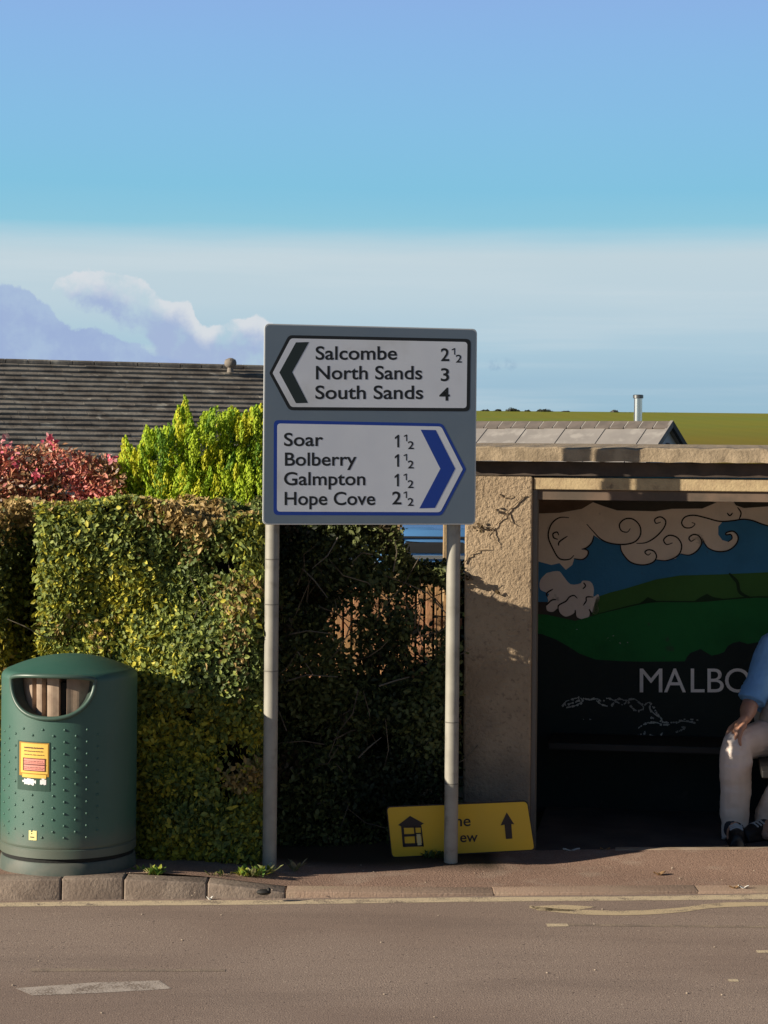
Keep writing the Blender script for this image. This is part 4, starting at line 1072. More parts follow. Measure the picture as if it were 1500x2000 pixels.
# ------------------------------------------------------------------ seated person
def build_person():
    skin = mat('skin', (0.50, 0.27, 0.18), 0.5, (0.44, 0.22, 0.14), 14, spec=0.4)
    g = lambda x, y: pave_z(x, y)
    rK, rH, rA = Vector((1.80, 10.45, 0.50)), Vector((2.05, 10.82, 0.50)), Vector((1.81, 10.54, 0.105))
    lK, lH, lA = Vector((2.13, 10.34, 0.50)), Vector((2.24, 10.73, 0.50)), Vector((2.00, 10.62, 0.105))
    pel = (rH + lH) / 2 + Vector((0, 0, 0.05)); chest = pel + Vector((0.06, -0.07, 0.33)); neck = chest + Vector((-0.03, -0.05, 0.17))
    rS, lS = chest + Vector((-0.165, 0.075, 0.09)), chest + Vector((0.165, -0.085, 0.09))
    rE, rW = Vector((1.905, 10.67, 0.675)), Vector((1.845, 10.455, 0.632))
    lE, lW = Vector((2.37, 10.50, 0.68)), Vector((2.18, 10.36, 0.63))
    head = neck + Vector((-0.04, -0.06, 0.20)); fw = Vector((-0.46, -0.89, 0)).normalized(); sd_ = Vector((fw.y, -fw.x, 0))
    t = MB()
    t.chain([(pel, 0.12), (chest, 0.12), (neck, 0.055), (head + Vector((0, 0, -0.05)), 0.055)])
    Mh = Matrix((sd_, fw, Vector((0, 0, 1)))).transposed()
    t.ball(head + Vector((0, 0, 0.03)), 0.095, (0.82, 1.02, 1.05), 16, 12, Mh); t.ball(head + fw * 0.03 - Vector((0, 0, 0.06)), 0.062, (0.9, 1, 1.05), 14, 10, Mh)
    t.tube([head + fw * 0.088 + Vector((0, 0, 0.02)), head + fw * 0.112 - Vector((0, 0, 0.025))], [0.008, 0.015], 8)
    t.ball(head + fw * 0.085 - Vector((0, 0, 0.062)), 0.02, (1.2, 0.6, 0.5), 8, 6, Mh)
    for k in (-1, 1):
        t.ball(head + sd_ * k * 0.08 + Vector((0, 0, 0.0)), 0.03, (0.35, 0.7, 1.1), 8, 6, Mh)
        t.ball(head + fw * 0.082 + sd_ * k * 0.035 + Vector((0, 0, 0.045)), 0.02, (1, 0.5, 0.5), 8, 6, Mh)
    def hand(wr, kn, inner):
        d = (kn - wr).normalized(); up = Vector((0, 0, 1)); s = d.cross(up).normalized() * inner; u = s.cross(d) * (1 if s.cross(d).z > 0 else -1)
        pc = wr + d * 0.045; t.chain([(wr, 0.026), (pc + s * 0.012, 0.024), (wr + d * 0.085, 0.022)])
        t.chain([(pc + s * 0.025, 0.018), (wr + d * 0.085 + s * 0.024, 0.015)]); t.chain([(pc - s * 0.022, 0.018), (wr + d * 0.085 - s * 0.026, 0.015)])
        for i, (o, L) in enumerate(((0.036, 0.070), (0.012, 0.080), (-0.013, 0.074), (-0.036, 0.058))):
            a = wr + d * 0.088 + s * o; f = (d + s * o * 5).normalized()
            b = a + f * L * 0.45 - u * L * 0.12; c = b + f * L * 0.30 - u * L * 0.26; e = c + f * L * 0.16 - u * L * 0.28
            t.chain([(a, 0.0105), (b, 0.0098), (c, 0.009), (e, 0.008)])
        a = wr + d * 0.035 + s * 0.034; b = a + d * 0.03 + s * 0.034 - u * 0.012; c = b + d * 0.032 + s * 0.008 - u * 0.014
        t.chain([(a, 0.014), (b, 0.0115), (c, 0.0095)])
    for (sh, el, wr, kn, inn) in ((rS, rE, rW, rK + Vector((-0.035, -0.05, 0.045)), 1), (lS, lE, lW, lK + Vector((-0.03, -0.03, 0.09)), -1)):
        t.chain([(sh, 0.058), (el, 0.043), (el + (wr - el) * 0.35, 0.044), (wr, 0.027)]); hand(wr, kn, inn)
    for (hh, kk, aa) in ((rH, rK, rA), (lH, lK, lA)):
        t.chain([(pel, 0.10), (hh, 0.075), (kk, 0.05), (aa, 0.038), (aa + Vector((-0.03, -0.10, -0.07)), 0.03)])
    body = remeshed(t, 'person', skin, None, 0.0045, 3)
    tag(body, 'seated person in blue shirt, beige gilet and stone trousers, hand on knee', 'person')
    tr = mat('trouser_stone', (0.78, 0.67, 0.60), 0.85, (0.70, 0.60, 0.53), 9, bump=0.003, bscale=25, spec=0.2)
    t = MB(); t.chain([(rH + Vector((0.02, 0, 0.03)), 0.115), (lH + Vector((-0.02, 0, 0.03)), 0.115)]); t.chain([(pel, 0.13), (pel + Vector((-0.01, -0.02, 0.10)), 0.135)])
    for (hh, kk, aa) in ((rH, rK, rA), (lH, lK, lA)):
        mid = (hh + kk) / 2; sh = (kk + aa) / 2
        t.chain([(hh, 0.105), (mid + Vector((0, 0, -0.005)), 0.092), (kk, 0.078), (kk + Vector((0, 0.01, -0.08)), 0.083), (sh, 0.079), (aa + Vector((0, 0.015, 0.01)), 0.074)])
        # cuff, longer at the outside and back, riding up over the shoe
        for k in range(16):
            a = 2 * math.pi * k / 16; q = aa + Vector((0.052 * math.cos(a), 0.052 * math.sin(a) + 0.012, -0.02))
            low = 0.018 + 0.062 * max(0, -math.cos(a)) ** 0.8 + 0.05 * max(0, math.sin(a)) + 0.025 * max(0, math.cos(a))
            t.tube([q + Vector((0, 0, 0.05)), q - Vector((0, 0, low))], [0.022, 0.012], 8)
        t.tube([kk + Vector((-0.06, -0.05, 0.03)), kk + Vector((0.0, -0.07, 0.0)), kk + Vector((0.07, -0.02, -0.07))], [0.012, 0.018, 0.010], 8)
        t.tube([kk + Vector((-0.03, -0.02, 0.075)), kk + Vector((0.04, 0.02, 0.07)), kk + Vector((0.10, 0.12, 0.02))], [0.01, 0.014, 0.008], 8)
    folds(remeshed(t, 'trousers', tr, body, 0.006, 4), (9, 9, 24), 0.011, 3)
    bl = mat('shirt_blue', (0.17, 0.37, 0.68), 0.8, (0.15, 0.33, 0.60), 12, bump=0.003, bscale=30, spec=0.2)
    t = MB(); t.chain([(pel + Vector((0, 0, 0.06)), 0.135), (pel + (chest - pel) * 0.5, 0.14), (chest, 0.13)])
    for k, sh in ((1, rS), (-1, lS)):
        t.chain([(pel + (sh - chest) * 0.45 + Vector((0, 0, 0.08)), 0.115), (chest + (sh - chest) * 0.5 - Vector((0, 0, 0.06)), 0.115), (sh - Vector((0, 0, 0.02)), 0.075)])
    t.chain([(chest + Vector((0, 0, 0.06)), 0.10), (neck - Vector((0, 0, 0.02)), 0.068)])
    for sh, el in ((rS, rE), (lS, lE)):
        d = (el - sh); t.chain([(sh, 0.076), (sh + d * 0.45, 0.070), (sh + d * 0.80, 0.072)])
        t.tube([sh + d * 0.76, sh + d * 0.93], [0.074, 0.076], 18)
        for k in range(3): t.tube([sh + d * (0.3 + 0.17 * k) + Vector((-0.06, -0.03, 0)), sh + d * (0.4 + 0.17 * k) + Vector((0.0, -0.066, 0)), sh + d * (0.5 + 0.17 * k) + Vector((0.05, -0.04, 0))], [0.005, 0.011, 0.005], 8)
    folds(remeshed(t, 'shirt', bl, body, 0.007, 4), (14, 14, 26), 0.013, 6)
    gm = mat('gilet_beige', (0.48, 0.42, 0.36), 0.85, (0.42, 0.36, 0.30), 10, bump=0.002, bscale=40, spec=0.2)
    t = MB(); bk = -fw
    for k, sh in ((1, rS), (-1, lS)):
        o = (sh - chest); oz = Vector((o.x, o.y, 0))
        t.chain([(pel + oz * 0.62 + bk * 0.02 + Vector((0, 0, 0.05)), 0.098), (pel + (chest - pel) * 0.55 + oz * 0.62 + bk * 0.02, 0.095), (chest + oz * 0.58 + bk * 0.01, 0.092), (chest + oz * 0.55 + Vector((0, 0, 0.10)), 0.062)])
        t.chain([(pel + oz * 0.3 + bk * 0.06 + Vector((0, 0, 0.05)), 0.10), (chest + oz * 0.3 + bk * 0.05, 0.105), (chest + oz * 0.3 + bk * 0.02 + Vector((0, 0, 0.10)), 0.075)])
        t.chain([(pel + oz * 0.55 + fw * 0.09 + Vector((0, 0, 0.03)), 0.055), (chest + oz * 0.5 + fw * 0.075 - Vector((0, 0, 0.1)), 0.062), (chest + oz * 0.45 + fw * 0.06 + Vector((0, 0, 0.06)), 0.06)])
    remeshed(t, 'gilet', gm, body, 0.008, 4)
    sm = mat('shoe_black', (0.012, 0.012, 0.013), 0.5, spec=0.4); wm = mat('shoe_laces', (0.5, 0.5, 0.5), 0.7)
    for aa, dr in ((rA, Vector((-0.10, -0.99, 0))), (lA, Vector((-0.75, -0.66, 0)))):
        dr = dr.normalized(); side = Vector((dr.y, -dr.x, 0)); b = Vector((aa.x, aa.y, 0.046)); t = MB()
        t.chain([(b - dr * 0.06, 0.042), (b + dr * 0.04, 0.044), (b + dr * 0.15, 0.040), (b + dr * 0.18 - Vector((0, 0, 0.006)), 0.034)]); t.chain([(aa - dr * 0.03 - Vector((0, 0, 0.03)), 0.046), (b + dr * 0.03 + Vector((0, 0, 0.02)), 0.045)])
        t.tube([b - dr * 0.10 - Vector((0, 0, 0.036)), b + dr * 0.06 - Vector((0, 0, 0.036)), b + dr * 0.21 - Vector((0, 0, 0.036))], [0.04, 0.05, 0.038], 14)
        s_ = remeshed(t, 'shoe', sm, body, 0.006, 3)
        for v in s_.data.vertices:
            v.co.z = max(v.co.z, b.z - 0.045)
        mb = MB()
        for k in range(4): c = b + dr * (0.05 + 0.026 * k) + Vector((0, 0, 0.052 - 0.004 * k)); mb.tube([c - side * 0.032 - Vector((0, 0, 0.012)), c + Vector((0, 0, 0.004)), c + side * 0.032 - Vector((0, 0, 0.012))], 0.005, 6)
        mb.build('shoe_lace', wm, s_, smooth=True)
    hm = mat('hair_grey', (0.35, 0.33, 0.31), 0.8, (0.25, 0.24, 0.23), 60)
    t = MB(); t.ball(head + Vector((0, 0, 0.055)) - fw * 0.02, 0.1, (0.86, 1.02, 0.95), 16, 12, Mh)
    remeshed(t, 'hair', hm, body, 0.007, 2)
    sk = mat('sock_dark', (0.03, 0.03, 0.035), 0.9)
    for aa in (rA, lA):
        MB().chain([(aa + Vector((0, 0, 0.09)), 0.046), (aa, 0.047), (aa + Vector((-0.02, -0.04, -0.045)), 0.044)]).build('sock', sk, body, smooth=True, sharp=180)
    body.location.y -= 0.07


# ------------------------------------------------------------------ behind the hedge
def build_fence():
    t = thing('board_fence', (0.1, 12.2, 0.0), 'brown vertical board fence glimpsed through the thin end of the hedge', 'fence')
    m = mat('fence_wood', (0.50, 0.24, 0.14), 0.8, (0.42, 0.25, 0.115), 5, col3=(0.54, 0.34, 0.18), s3=3, bump=0.003, bscale=50, spec=0.2)
    x = -0.75; i = 0
    while x < 0.45:
        w_ = random.uniform(0.036, 0.044); h = 1.18 + random.uniform(-0.03, 0.02)
        MB().box((x + w_ / 2, 12.2, h / 2), (w_, 0.018, h)).build('board', m, t, bevel=0.003)
        x += w_ + 0.013; i += 1
    MB().box((-0.15, 12.23, 0.95), (1.25, 0.035, 0.06)).build('rail', m, t); MB().box((-0.15, 12.23, 0.35), (1.25, 0.035, 0.06)).build('rail', m, t)
    pm_ = mat('post_wood', (0.42, 0.30, 0.16), 0.85, (0.30, 0.21, 0.12), 9, bump=0.004, bscale=40)
    for xx, w_, lab in ((773, 0.055, 'tan timber post left of the blue car'), (871, 0.035, 'thin tan timber post right of the blue car behind the right sign post')):
        p = thing('timber_post', tuple(P(xx, 1060, 12.34).xy) + (0.0,), lab, 'post', 'timber posts beside the blue car')
        MB().box((P(xx, 1060, 12.34).x, 12.34, 0.85), (w_, 0.06, 1.75)).build('shaft', pm_, p, bevel=0.005)
        MB().box((P(xx, 1060, 12.34).x, 12.34, 1.735), (w_ + 0.02, 0.08, 0.02)).build('cap', pm_, p)
    # low dark hedge between fence and car
    h = thing('low_hedge', (0.1, 12.5, 0.0), 'low dark hedge on top of the fence line below the blue car', 'hedge')
    n = 2600; X = rng.uniform(-0.6, 0.6, n); Z = rng.uniform(0.6, 1.0, n) * 1.30 + 0.02 * np.sin(X * 30); Y = 12.4 + rng.uniform(0, 0.35, n) ** 1.5
    leaves('foliage', LEAF, np.stack([X, Y, Z], 1), unit(n) + np.array([0, -0.6, 0.4]), unit(n), rng.uniform(0.03, 0.05, n), palette(n, [(0.03, 0.045, 0.015), (0.05, 0.065, 0.02), (0.04, 0.03, 0.02)], [3, 2, 1]), h, 0.5)
    MB().box((0, 12.6, 0.6), (1.15, 0.25, 1.2)).build('blocker_core', MATS['blocker_dark'], h)


def build_car():
    Y0 = 30.0; cx = P(838, 1060, Y0).x + 0.08
    t = thing('car', (cx, Y0 + 2, 0), 'parked blue car seen over the fence beneath the sign board', 'car')
    paint = mat('car_blue', (0.10, 0.26, 0.52), 0.25, metal=0.15, coat=0.7); glass = mat('car_glass', (0.015, 0.03, 0.045), 0.08, spec=0.8)
    blk = mat('car_black', (0.012, 0.012, 0.013), 0.6); chrome = mat('car_chrome', (0.65, 0.66, 0.68), 0.2, metal=0.8); tyre = mat('car_tyre', (0.02, 0.02, 0.02), 0.85)
    # side profile swept across the width: (y back from nose, z)
    prof = [(0.0, 0.28), (0.0, 0.62), (0.03, 0.86), (0.10, 0.965), (0.30, 1.01), (1.02, 1.10), (1.10, 1.13)]
    top = [(1.78, 1.50), (2.2, 1.53), (3.1, 1.50), (3.7, 1.28), (3.98, 1.05), (4.0, 0.3)]
    P_ = prof + top; n = len(P_); V = []; ws = [0.80, 0.86, 0.87, 0.84, 0.83, 0.80, 0.78] + [0.62, 0.62, 0.62, 0.70, 0.80, 0.82]
    for k in (-1, -0.86, -0.45, 0, 0.45, 0.86, 1):
        for (y, z), w_ in zip(P_, ws):
            b = (1 - abs(k) ** 3); V.append((cx + k * w_, Y0 + y + 0.14 * abs(k) ** 4 * (1 if y < 1 else 0), (z - 0.035 * abs(k) ** 3 + 0.015 * b) * 0.88))
    Fc = [(j * n + i, j * n + (i + 1) % n, (j + 1) * n + (i + 1) % n, (j + 1) * n + i) for j in range(6) for i in range(n)] + [tuple(range(n)), tuple(range(6 * n, 7 * n))]
    MB().add(V, Fc).build('body', paint, t, smooth=True, sharp=40)
    def sheet(name, m, pts, d=0.0): MB().prism([(cx + x, Y0 + y, z * 0.88) for x, y, z in pts], (0, -0.012, 0.004)).build(name, m, t)
    sheet('windscreen', glass, [(-0.70, 1.10, 1.15), (0.70, 1.10, 1.15), (0.58, 1.70, 1.475), (-0.58, 1.70, 1.475)])
    sheet('grille', blk, [(-0.42, -0.016, 0.60), (0.42, -0.016, 0.60), (0.5, -0.012, 0.68), (0.42, 0.01, 0.78), (-0.42, 0.01, 0.78), (-0.5, -0.012, 0.68)])
    sheet('bumper_trim', chrome, [(-0.75, -0.02, 0.50), (0.75, -0.02, 0.50), (0.75, -0.02, 0.56), (-0.75, -0.02, 0.56)])
    sheet('bonnet_gap', blk, [(-0.72, 0.016, 0.845), (0.72, 0.016, 0.845), (0.72, 0.022, 0.875), (-0.72, 0.022, 0.875)])
    sheet('lower_intake', blk, [(-0.6, -0.02, 0.31), (0.6, -0.02, 0.31), (0.66, -0.02, 0.43), (-0.66, -0.02, 0.43)])
    for k in (-1, 1):
        MB().ball((cx + k * 0.62, Y0 + 0.10, 0.66), 0.14, (1.1, 0.5, 0.55), 12, 8).build('headlight', chrome, t, smooth=True)
        MB().tube([(cx + k * 0.45, Y0 + 1.02, 1.01), (cx + k * 0.05, Y0 + 1.06, 1.04)], 0.014, 6).build('wiper', blk, t)
        MB().ball((cx + k * 0.88, Y0 + 1.25, 1.02), 0.10, (1, 0.6, 0.7), 10, 8).build('mirror', paint, t, smooth=True)
        for y in (0.75, 3.2):
            w = MB().tube([(cx + k * 0.68, Y0 + y, 0.31), (cx + k * 0.87, Y0 + y, 0.31)], 0.31, 24).build('wheel', tyre, t, smooth=True)
            MB().tube([(cx + k * 0.80, Y0 + y, 0.31), (cx + k * 0.878, Y0 + y, 0.31)], 0.2, 18).build('rim', chrome, w, smooth=True)


def build_house():
    # low bungalow roof behind the garden, right end hidden by the sign
    A = P(-260, 702, 39.0); B = P(690, 724, 42.6); B.z = A.z - 0.02
    u = (B - A); u.z = 0; L = u.length; u.normalize(); d = Vector((u.y, -u.x, 0))
    t = thing('bungalow', tuple(((A + B) / 2).xy) + (0.0,), 'bungalow with a dark ribbed tile roof behind the shrubs on the left', 'house')
    tile = mat('roof_tile_dark', (0.25, 0.225, 0.19), 0.85, (0.14, 0.12, 0.10), 2.6, col3=(0.40, 0.37, 0.31), s3=3.0, spread3=(0.60, 0.72), spec=0.2, bump=0.01, bscale=18)
    wall = mat('bungalow_wall', (0.45, 0.42, 0.37), 0.9)
    pitch = math.tan(R(30)); mb = MB(); g = 0.168; nc = 22; tw = 0.33
    for k in range(nc):
        x = -0.1 - (0.16 if k % 2 else 0)
        while x < L + 0.1:
            a, b = x, min(x + tw - 0.006, L + 0.12); j = random.uniform(-0.005, 0.006); s0, s1 = k * g - 0.02, (k + 1) * g + random.uniform(-0.006, 0.006)
            q = lambda xx, s, h: A + u * xx + d * s + Vector((0, 0, -s * pitch + h))
            mb.hexa([q(a, s1, 0.012 + j), q(b, s1, 0.012 + j), q(b, s0, -0.012), q(a, s0, -0.012), q(a, s1, 0.056 + j), q(b, s1, 0.056 + j), q(b, s0, 0.008), q(a, s0, 0.008)])
            x += tw
    roof = mb.build('roof', tile, t)
    mb = MB(); x = 0
    while x < L: mb.tube([A + u * x + Vector((0, 0, 0.0)), A + u * (x + 0.42) + Vector((0, 0, 0.0))], 0.085, 10); x += 0.44
    mb.build('ridge_tiles', tile, roof, smooth=True)
    S_ = nc * g
    mb = MB(); mb.prism([A + d * S_ + Vector((0, 0, -S_ * pitch - 0.02)), A - d * S_ + Vector((0, 0, -S_ * pitch - 0.02)), A + Vector((0, 0, -0.04))], u * L).build('back_slope', tile, roof)
    MB().obox(A + Vector((0, 0, -S_ * pitch)), u, d, Vector((0, 0, 1)), (0.2, L - 0.2), (-S_ + 0.3, S_ - 0.3), (-A.z + S_ * pitch - 0.1, -0.03)).build('wall', wall, t)
    MB().tube([A + d * (S_ + 0.05) + Vector((0, 0, -S_ * pitch)), A + u * L + d * (S_ + 0.05) + Vector((0, 0, -S_ * pitch))], 0.06, 10).build('gutter', mat('gutter_black', (0.02, 0.02, 0.02), 0.5), t, smooth=True)
    c = P(450, 716, 41.3); fm = mat('finial_clay', (0.22, 0.19, 0.16), 0.9)
    fi = thing('roof_cowl', tuple(c), 'small round clay cowl standing on the ridge of the dark roof', 'roof cowl')
    MB().tube([c - Vector((0, 0, 0.12)), c + Vector((0, 0, 0.02))], [0.07, 0.05], 12).build('stem', fm, fi, smooth=True)
    mb = MB(); mb.ball(c + Vector((0, 0, 0.07)), 0.125, (1, 1, 0.85), 14, 10)
    for k in range(8): a = k * math.pi / 4; mb.tube([c + Vector((0.085 * math.cos(a), 0.085 * math.sin(a), 0.04)), c + Vector((0.10 * math.cos(a), 0.10 * math.sin(a), 0.14))], 0.012, 6)
    mb.build('cowl', fm, fi, smooth=True)


def build_barn():
    A = P(1312, 827, 38.0); be = R(29); u = Vector((-math.cos(be), math.sin(be), 0)); d = Vector((-math.sin(be), -math.cos(be), 0)); L = 8.0; pitch = math.tan(R(30))
    t = thing('outbuilding', tuple(A.xy) + (0.0,), 'low outbuilding with a pale grey sheet roof behind the bus shelter', 'outbuilding')
    rm = mat('sheet_roof_grey', (0.31, 0.285, 0.265), 0.85, (0.26, 0.24, 0.225), 1.6, col3=(0.36, 0.335, 0.31), s3=4, spec=0.2)
    dk = mat('ridge_tile_brown', (0.175, 0.145, 0.125), 0.85, (0.13, 0.11, 0.095), 4); wl = mat('outbuilding_wall', (0.62, 0.63, 0.66), 0.85); vg = mat('verge_dark', (0.03, 0.03, 0.032), 0.7)
    S_ = 2.0; Z = Vector((0, 0, 1)); up = (Z - (-d) * 0).normalized(); nrm = (d * pitch + Z).normalized()
    mb = MB(); x = 0.0; i = 0
    while x < L:                                                     # roof sheets with lapped edges
        w_ = 0.41
        for (s0, s1) in ((0.0, 0.72), (0.70, 1.40), (1.38, S_)):
            q = lambda xx, s, h: A + u * xx + d * s - Z * (s * pitch) + nrm * h
            h = 0.012 * (i % 2) + (0.012 if s0 == 0 else 0.006 if s0 < 1 else 0)
            mb.hexa([q(x, s1, h), q(x + w_ + 0.02, s1, h), q(x + w_ + 0.02, s0, h), q(x, s0, h), q(x, s1, h + 0.012), q(x + w_ + 0.02, s1, h + 0.012), q(x + w_ + 0.02, s0, h + 0.012), q(x, s0, h + 0.012)])
        x += w_; i += 1
    roof = mb.build('roof', rm, t)
    MB().prism([A - Z * 0.01, A - d * S_ - Z * (S_ * pitch), A - d * S_ - Z * (S_ * pitch + 0.03), A - Z * 0.05], u * L).build('back_slope', rm, roof)
    x = 0.0
    while x < L:
        for sgn in (1,):
            q = lambda xx, s, h: A + u * xx + d * s - Z * (abs(s) * pitch) + nrm * h
            mb = MB(); mb.hexa([q(x, 0.23, 0.03), q(x + 0.265, 0.23, 0.03), q(x + 0.265, -0.02, 0.03), q(x, -0.02, 0.03), q(x, 0.23, 0.05), q(x + 0.265, 0.23, 0.05), q(x + 0.265, -0.02, 0.065), q(x, -0.02, 0.065)])
            mb.build('ridge_tile', dk, roof)
        x += 0.29
    mort = mat('ridge_mortar', (0.45, 0.42, 0.38), 0.9); mb = MB(); q = lambda xx, s, h: A + u * xx + d * s - Z * (abs(s) * pitch) + nrm * h
    mb.hexa([q(0.02, 0.20, 0.025), q(L, 0.20, 0.025), q(L, -0.01, 0.025), q(0.02, -0.01, 0.025), q(0.02, 0.20, 0.042), q(L, 0.20, 0.042), q(L, -0.01, 0.05), q(0.02, -0.01, 0.05)]); mb.build('ridge_mortar', mort, roof)
    base = -A.z - 0.1
    MB().prism([A + u * 0.12 - Z * 0.06, A + u * 0.12 + d * 1.85 - Z * (1.85 * pitch + 0.05), A + u * 0.12 + d * 1.85 + Z * base, A + u * 0.12 - d * 1.85 + Z * base, A + u * 0.12 - d * 1.85 - Z * (1.85 * pitch + 0.05)], u * (L - 0.3)).build('wall', wl, t)
    for s_ in (1, -1):
        mb = MB(); mb.hexa([A - u * 0.03 + d * s_ * 0.0 - Z * 0.07, A + u * 0.03 - Z * 0.07, A + u * 0.03 + d * s_ * S_ - Z * (S_ * pitch + 0.07), A - u * 0.03 + d * s_ * S_ - Z * (S_ * pitch + 0.07),
                            A - u * 0.03 + Z * 0.055, A + u * 0.03 + Z * 0.055, A + u * 0.03 + d * s_ * S_ - Z * (S_ * pitch - 0.055), A - u * 0.03 + d * s_ * S_ - Z * (S_ * pitch - 0.055)])
        mb.build('verge', vg if s_ < 0 else rm, roof)
    MB().ball(A + u * 0.10 - Z * 0.42 - d * 0.05, 0.07, (1, 1, 0.9), 8, 6).build('gable_vent', mat('vent_grey', (0.10, 0.11, 0.13), 0.7), t)
    c = P(1246, 822, 38.4); steel = mat('flue_steel', (0.72, 0.72, 0.70), 0.22, metal=0.95); top = P(1246, 771, 38.4).z
    fl = thing('flue', (c.x, 38.4, c.z), 'shiny steel flue pipe rising from the grey outbuilding roof', 'flue')
    MB().tube([(c.x, 38.4, c.z - 0.25), (c.x, 38.4, top - 0.06)], 0.078, 20).build('pipe', steel, fl, smooth=True)
    MB().lathe((c.x, 38.4, top), [(0.078, -0.07), (0.098, -0.065), (0.098, -0.01), (0.085, 0.0), (0.001, 0.004)], 20).build('cowl', mat('flue_cowl', (0.2, 0.2, 0.2), 0.35, metal=0.8), fl, smooth=True)
    MB().lathe((c.x, 38.4, c.z - 0.04), [(0.12, -0.05), (0.10, 0.0), (0.079, 0.02)], 20).build('flashing', vg, fl, smooth=True)


def build_far():
    # scattered bushes along the crest of the field
    bark = mat('far_bark', (0.06, 0.05, 0.04), 0.9)
    spots = [(948, 806, 22, 7, 'small grey-green bush nearest the sign on the field crest'), (972, 805, 18, 6, 'tiny round bush second from the sign on the field crest'),
             (1003, 805, 30, 9, 'wide dark bush third from the sign on the field crest'), (1030, 806, 16, 6, 'tiny low bush right of the wide dark bush on the field crest'),
             (1062, 806, 34, 8, 'long dark hedgerow bush left of the gap on the field crest'), (1104, 807, 26, 6, 'low spreading bush at the end of the left crest row'),
             (1200, 808, 20, 9, 'pale domed bush left of the flue on the field crest')]
    for i, (x, y, w_, h, lab) in enumerate(spots):
        Y = 515; c = P(x, y, Y); W_ = w_ * Y / F; H = h * Y / F
        t = thing('field_tree', tuple(c), lab, 'bush', 'bushes along the crest of the field')
        n = 420; q = unit(n); q[:, 2] = np.abs(q[:, 2]); rad = rng.uniform(0.55, 1, n)
        lump = 0.75 + 0.5 * vnoise(q * 2.2 + i * 7, 4)
        pos = np.array(c)[None] + q * (rad * lump)[:, None] * np.array([W_ / 2, W_ / 3, H])[None] - np.array([0, 0, 0.15])
        col = [(0.05, 0.055, 0.035), (0.075, 0.08, 0.05), (0.04, 0.04, 0.03)] if i != 6 else [(0.14, 0.13, 0.12), (0.11, 0.11, 0.10), (0.16, 0.15, 0.13)]
        leaves('crown', LEAF, pos, q + unit(n) * 0.6, unit(n), rng.uniform(0.30, 0.62, n), palette(n, col, [3, 2, 2]), t, 0.7)
        MB().tube([c - Vector((0, 0, 0.5)), c + Vector((0, 0, H * 0.6))], [0.16, 0.06], 6).build('trunk', bark, t)
    t = thing('field_hedge', tuple(P(1270, 808, 515)), 'long low dark hedge line on the crest right of the flue', 'hedge')
    n = 1500; X = rng.uniform(1205, 1332, n); pos = np.array([P(a, 809.5 - random.random() * 3.6 * (1 - 0.5 * (a - 1205) / 127), 515 + random.uniform(-1, 1)) for a in X])
    leaves('foliage', LEAF, pos, unit(n), unit(n), rng.uniform(0.3, 0.55, n), palette(n, [(0.05, 0.055, 0.035), (0.07, 0.07, 0.045), (0.09, 0.08, 0.05)], [3, 2, 1]), t, 0.7)


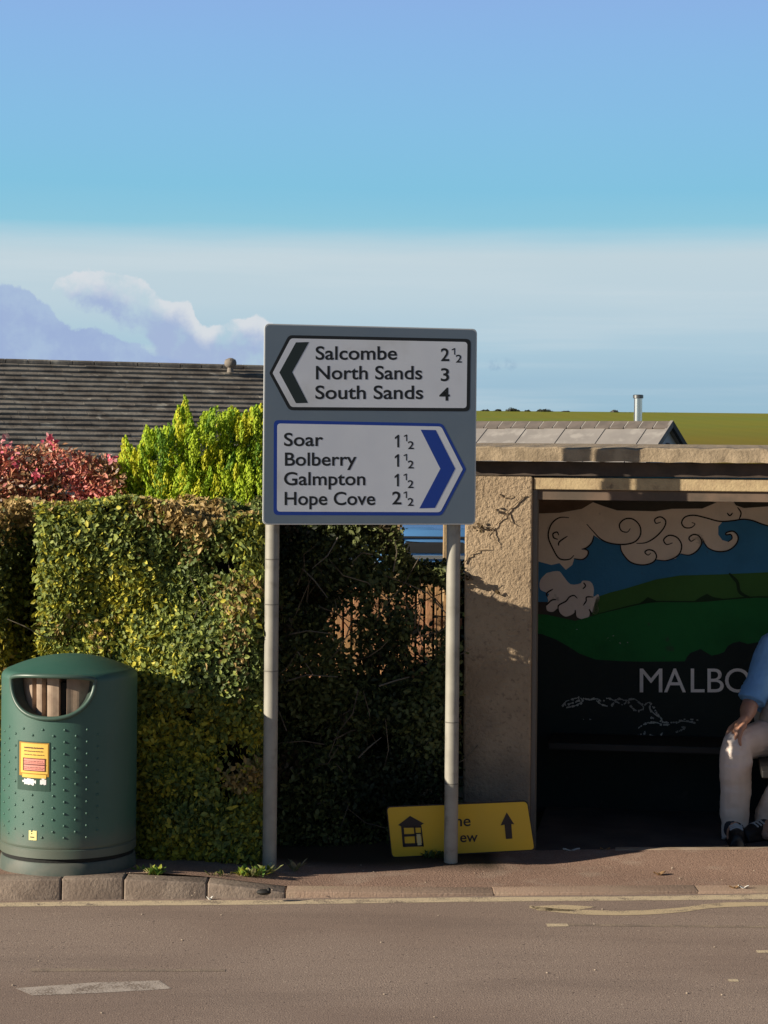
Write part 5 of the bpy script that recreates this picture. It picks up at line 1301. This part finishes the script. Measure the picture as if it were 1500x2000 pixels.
def build_litter():
    dry = mat('dry_leaf', (0.22, 0.13, 0.06), 0.8); pale = mat('pale_litter', (0.62, 0.60, 0.55), 0.7); blk = mat('black_rubber', (0.012, 0.011, 0.010), 0.7)
    def spot(x, y):
        g = onground(x, y, 0.03)
        for _ in range(6):
            z = pave_z(g.x, g.y) if g.y > kerb_y(g.x) + 0.135 else (kerb_h(g.x) if g.y > kerb_y(g.x) else 0.0); g = onground(x, y, z)
        return g
    def curl(x, y, L, w_, m, lab, cat, name, n=6, rot=0.3):
        g = spot(x, y); vs = []
        for i in range(n + 1):
            s = (i / n - 0.5) * L; hw = w_ * math.sin(math.pi * (0.08 + 0.84 * i / n)); z = 0.008 + 0.006 * math.cos(i * 1.1)
            for k in (-1, 0, 1): vs.append(g + Vector((s * math.cos(rot) - k * hw * math.sin(rot), s * math.sin(rot) + k * hw * math.cos(rot), z - 0.006 * (k == 0))))
        fs = [(3 * i + k, 3 * i + 3 + k, 3 * i + 4 + k, 3 * i + 1 + k) for i in range(n) for k in (0, 1)]
        o = MB().add(vs, fs).build(name, m); md = o.modifiers.new('thick', 'SOLIDIFY'); md.thickness = 0.0015
        tag(o, lab, cat)
    curl(1288, 1708, 0.06, 0.018, dry, 'curled brown leaf lying on the pavement before the shelter', 'leaf', 'fallen_leaf')
    curl(1116, 1662, 0.085, 0.012, pale, 'pale scrap of paper at the shelter floor edge', 'litter', 'paper_scrap', 6, 0.1)
    curl(1435, 1735, 0.055, 0.012, dry, 'small dry leaf on the kerb line near the right edge', 'leaf', 'fallen_leaf')
    curl(1452, 1735, 0.05, 0.012, pale, 'pale curled leaf on the kerb line at the far right', 'leaf', 'fallen_leaf', 6, -0.3)
    curl(410, 1757, 0.03, 0.010, pale, 'small pale stone-like leaf in the gutter by the kerb', 'leaf', 'fallen_leaf')
    curl(1182, 1661, 0.05, 0.016, dry, 'brown leaf against the shelter threshold', 'leaf', 'fallen_leaf', 6, 0.0)
    g = spot(515, 1746); mb = MB()
    mb.ball(g + Vector((0, 0, 0.008)), 0.026, (1.25, 0.7, 0.5), 10, 6); mb.ball(g + Vector((0.022, 0.0, 0.014)), 0.012, (0.8, 0.8, 1.2), 8, 6)
    o = mb.build('rubber_lump', blk, smooth=True); tag(o, 'black lump of rubber lying against the dropped kerb below the left post', 'litter')
    grit = mat('grit_pale', (0.42, 0.34, 0.26), 0.9); mb = MB()
    for _ in range(70):
        x, y = random.uniform(0, 1500), random.choice([random.gauss(1745, 5), random.gauss(1710, 12), random.uniform(1760, 1995)])
        g = spot(x, y); mb.ball(g + Vector((0, 0, 0.002)), random.uniform(0.002, 0.005), (1, 1, 0.6), 6, 4)
    o = mb.build('gravel', grit); tag(o, 'scattered pale grit over the road and pavement', 'grit', kind='stuff')


build_ground()
build_shelter()
build_sign()
build_bin()
build_yellow()
build_hedge()
build_shrubs()
build_fence()
build_car()
build_house()
build_barn()
build_far()
build_person()
build_litter()
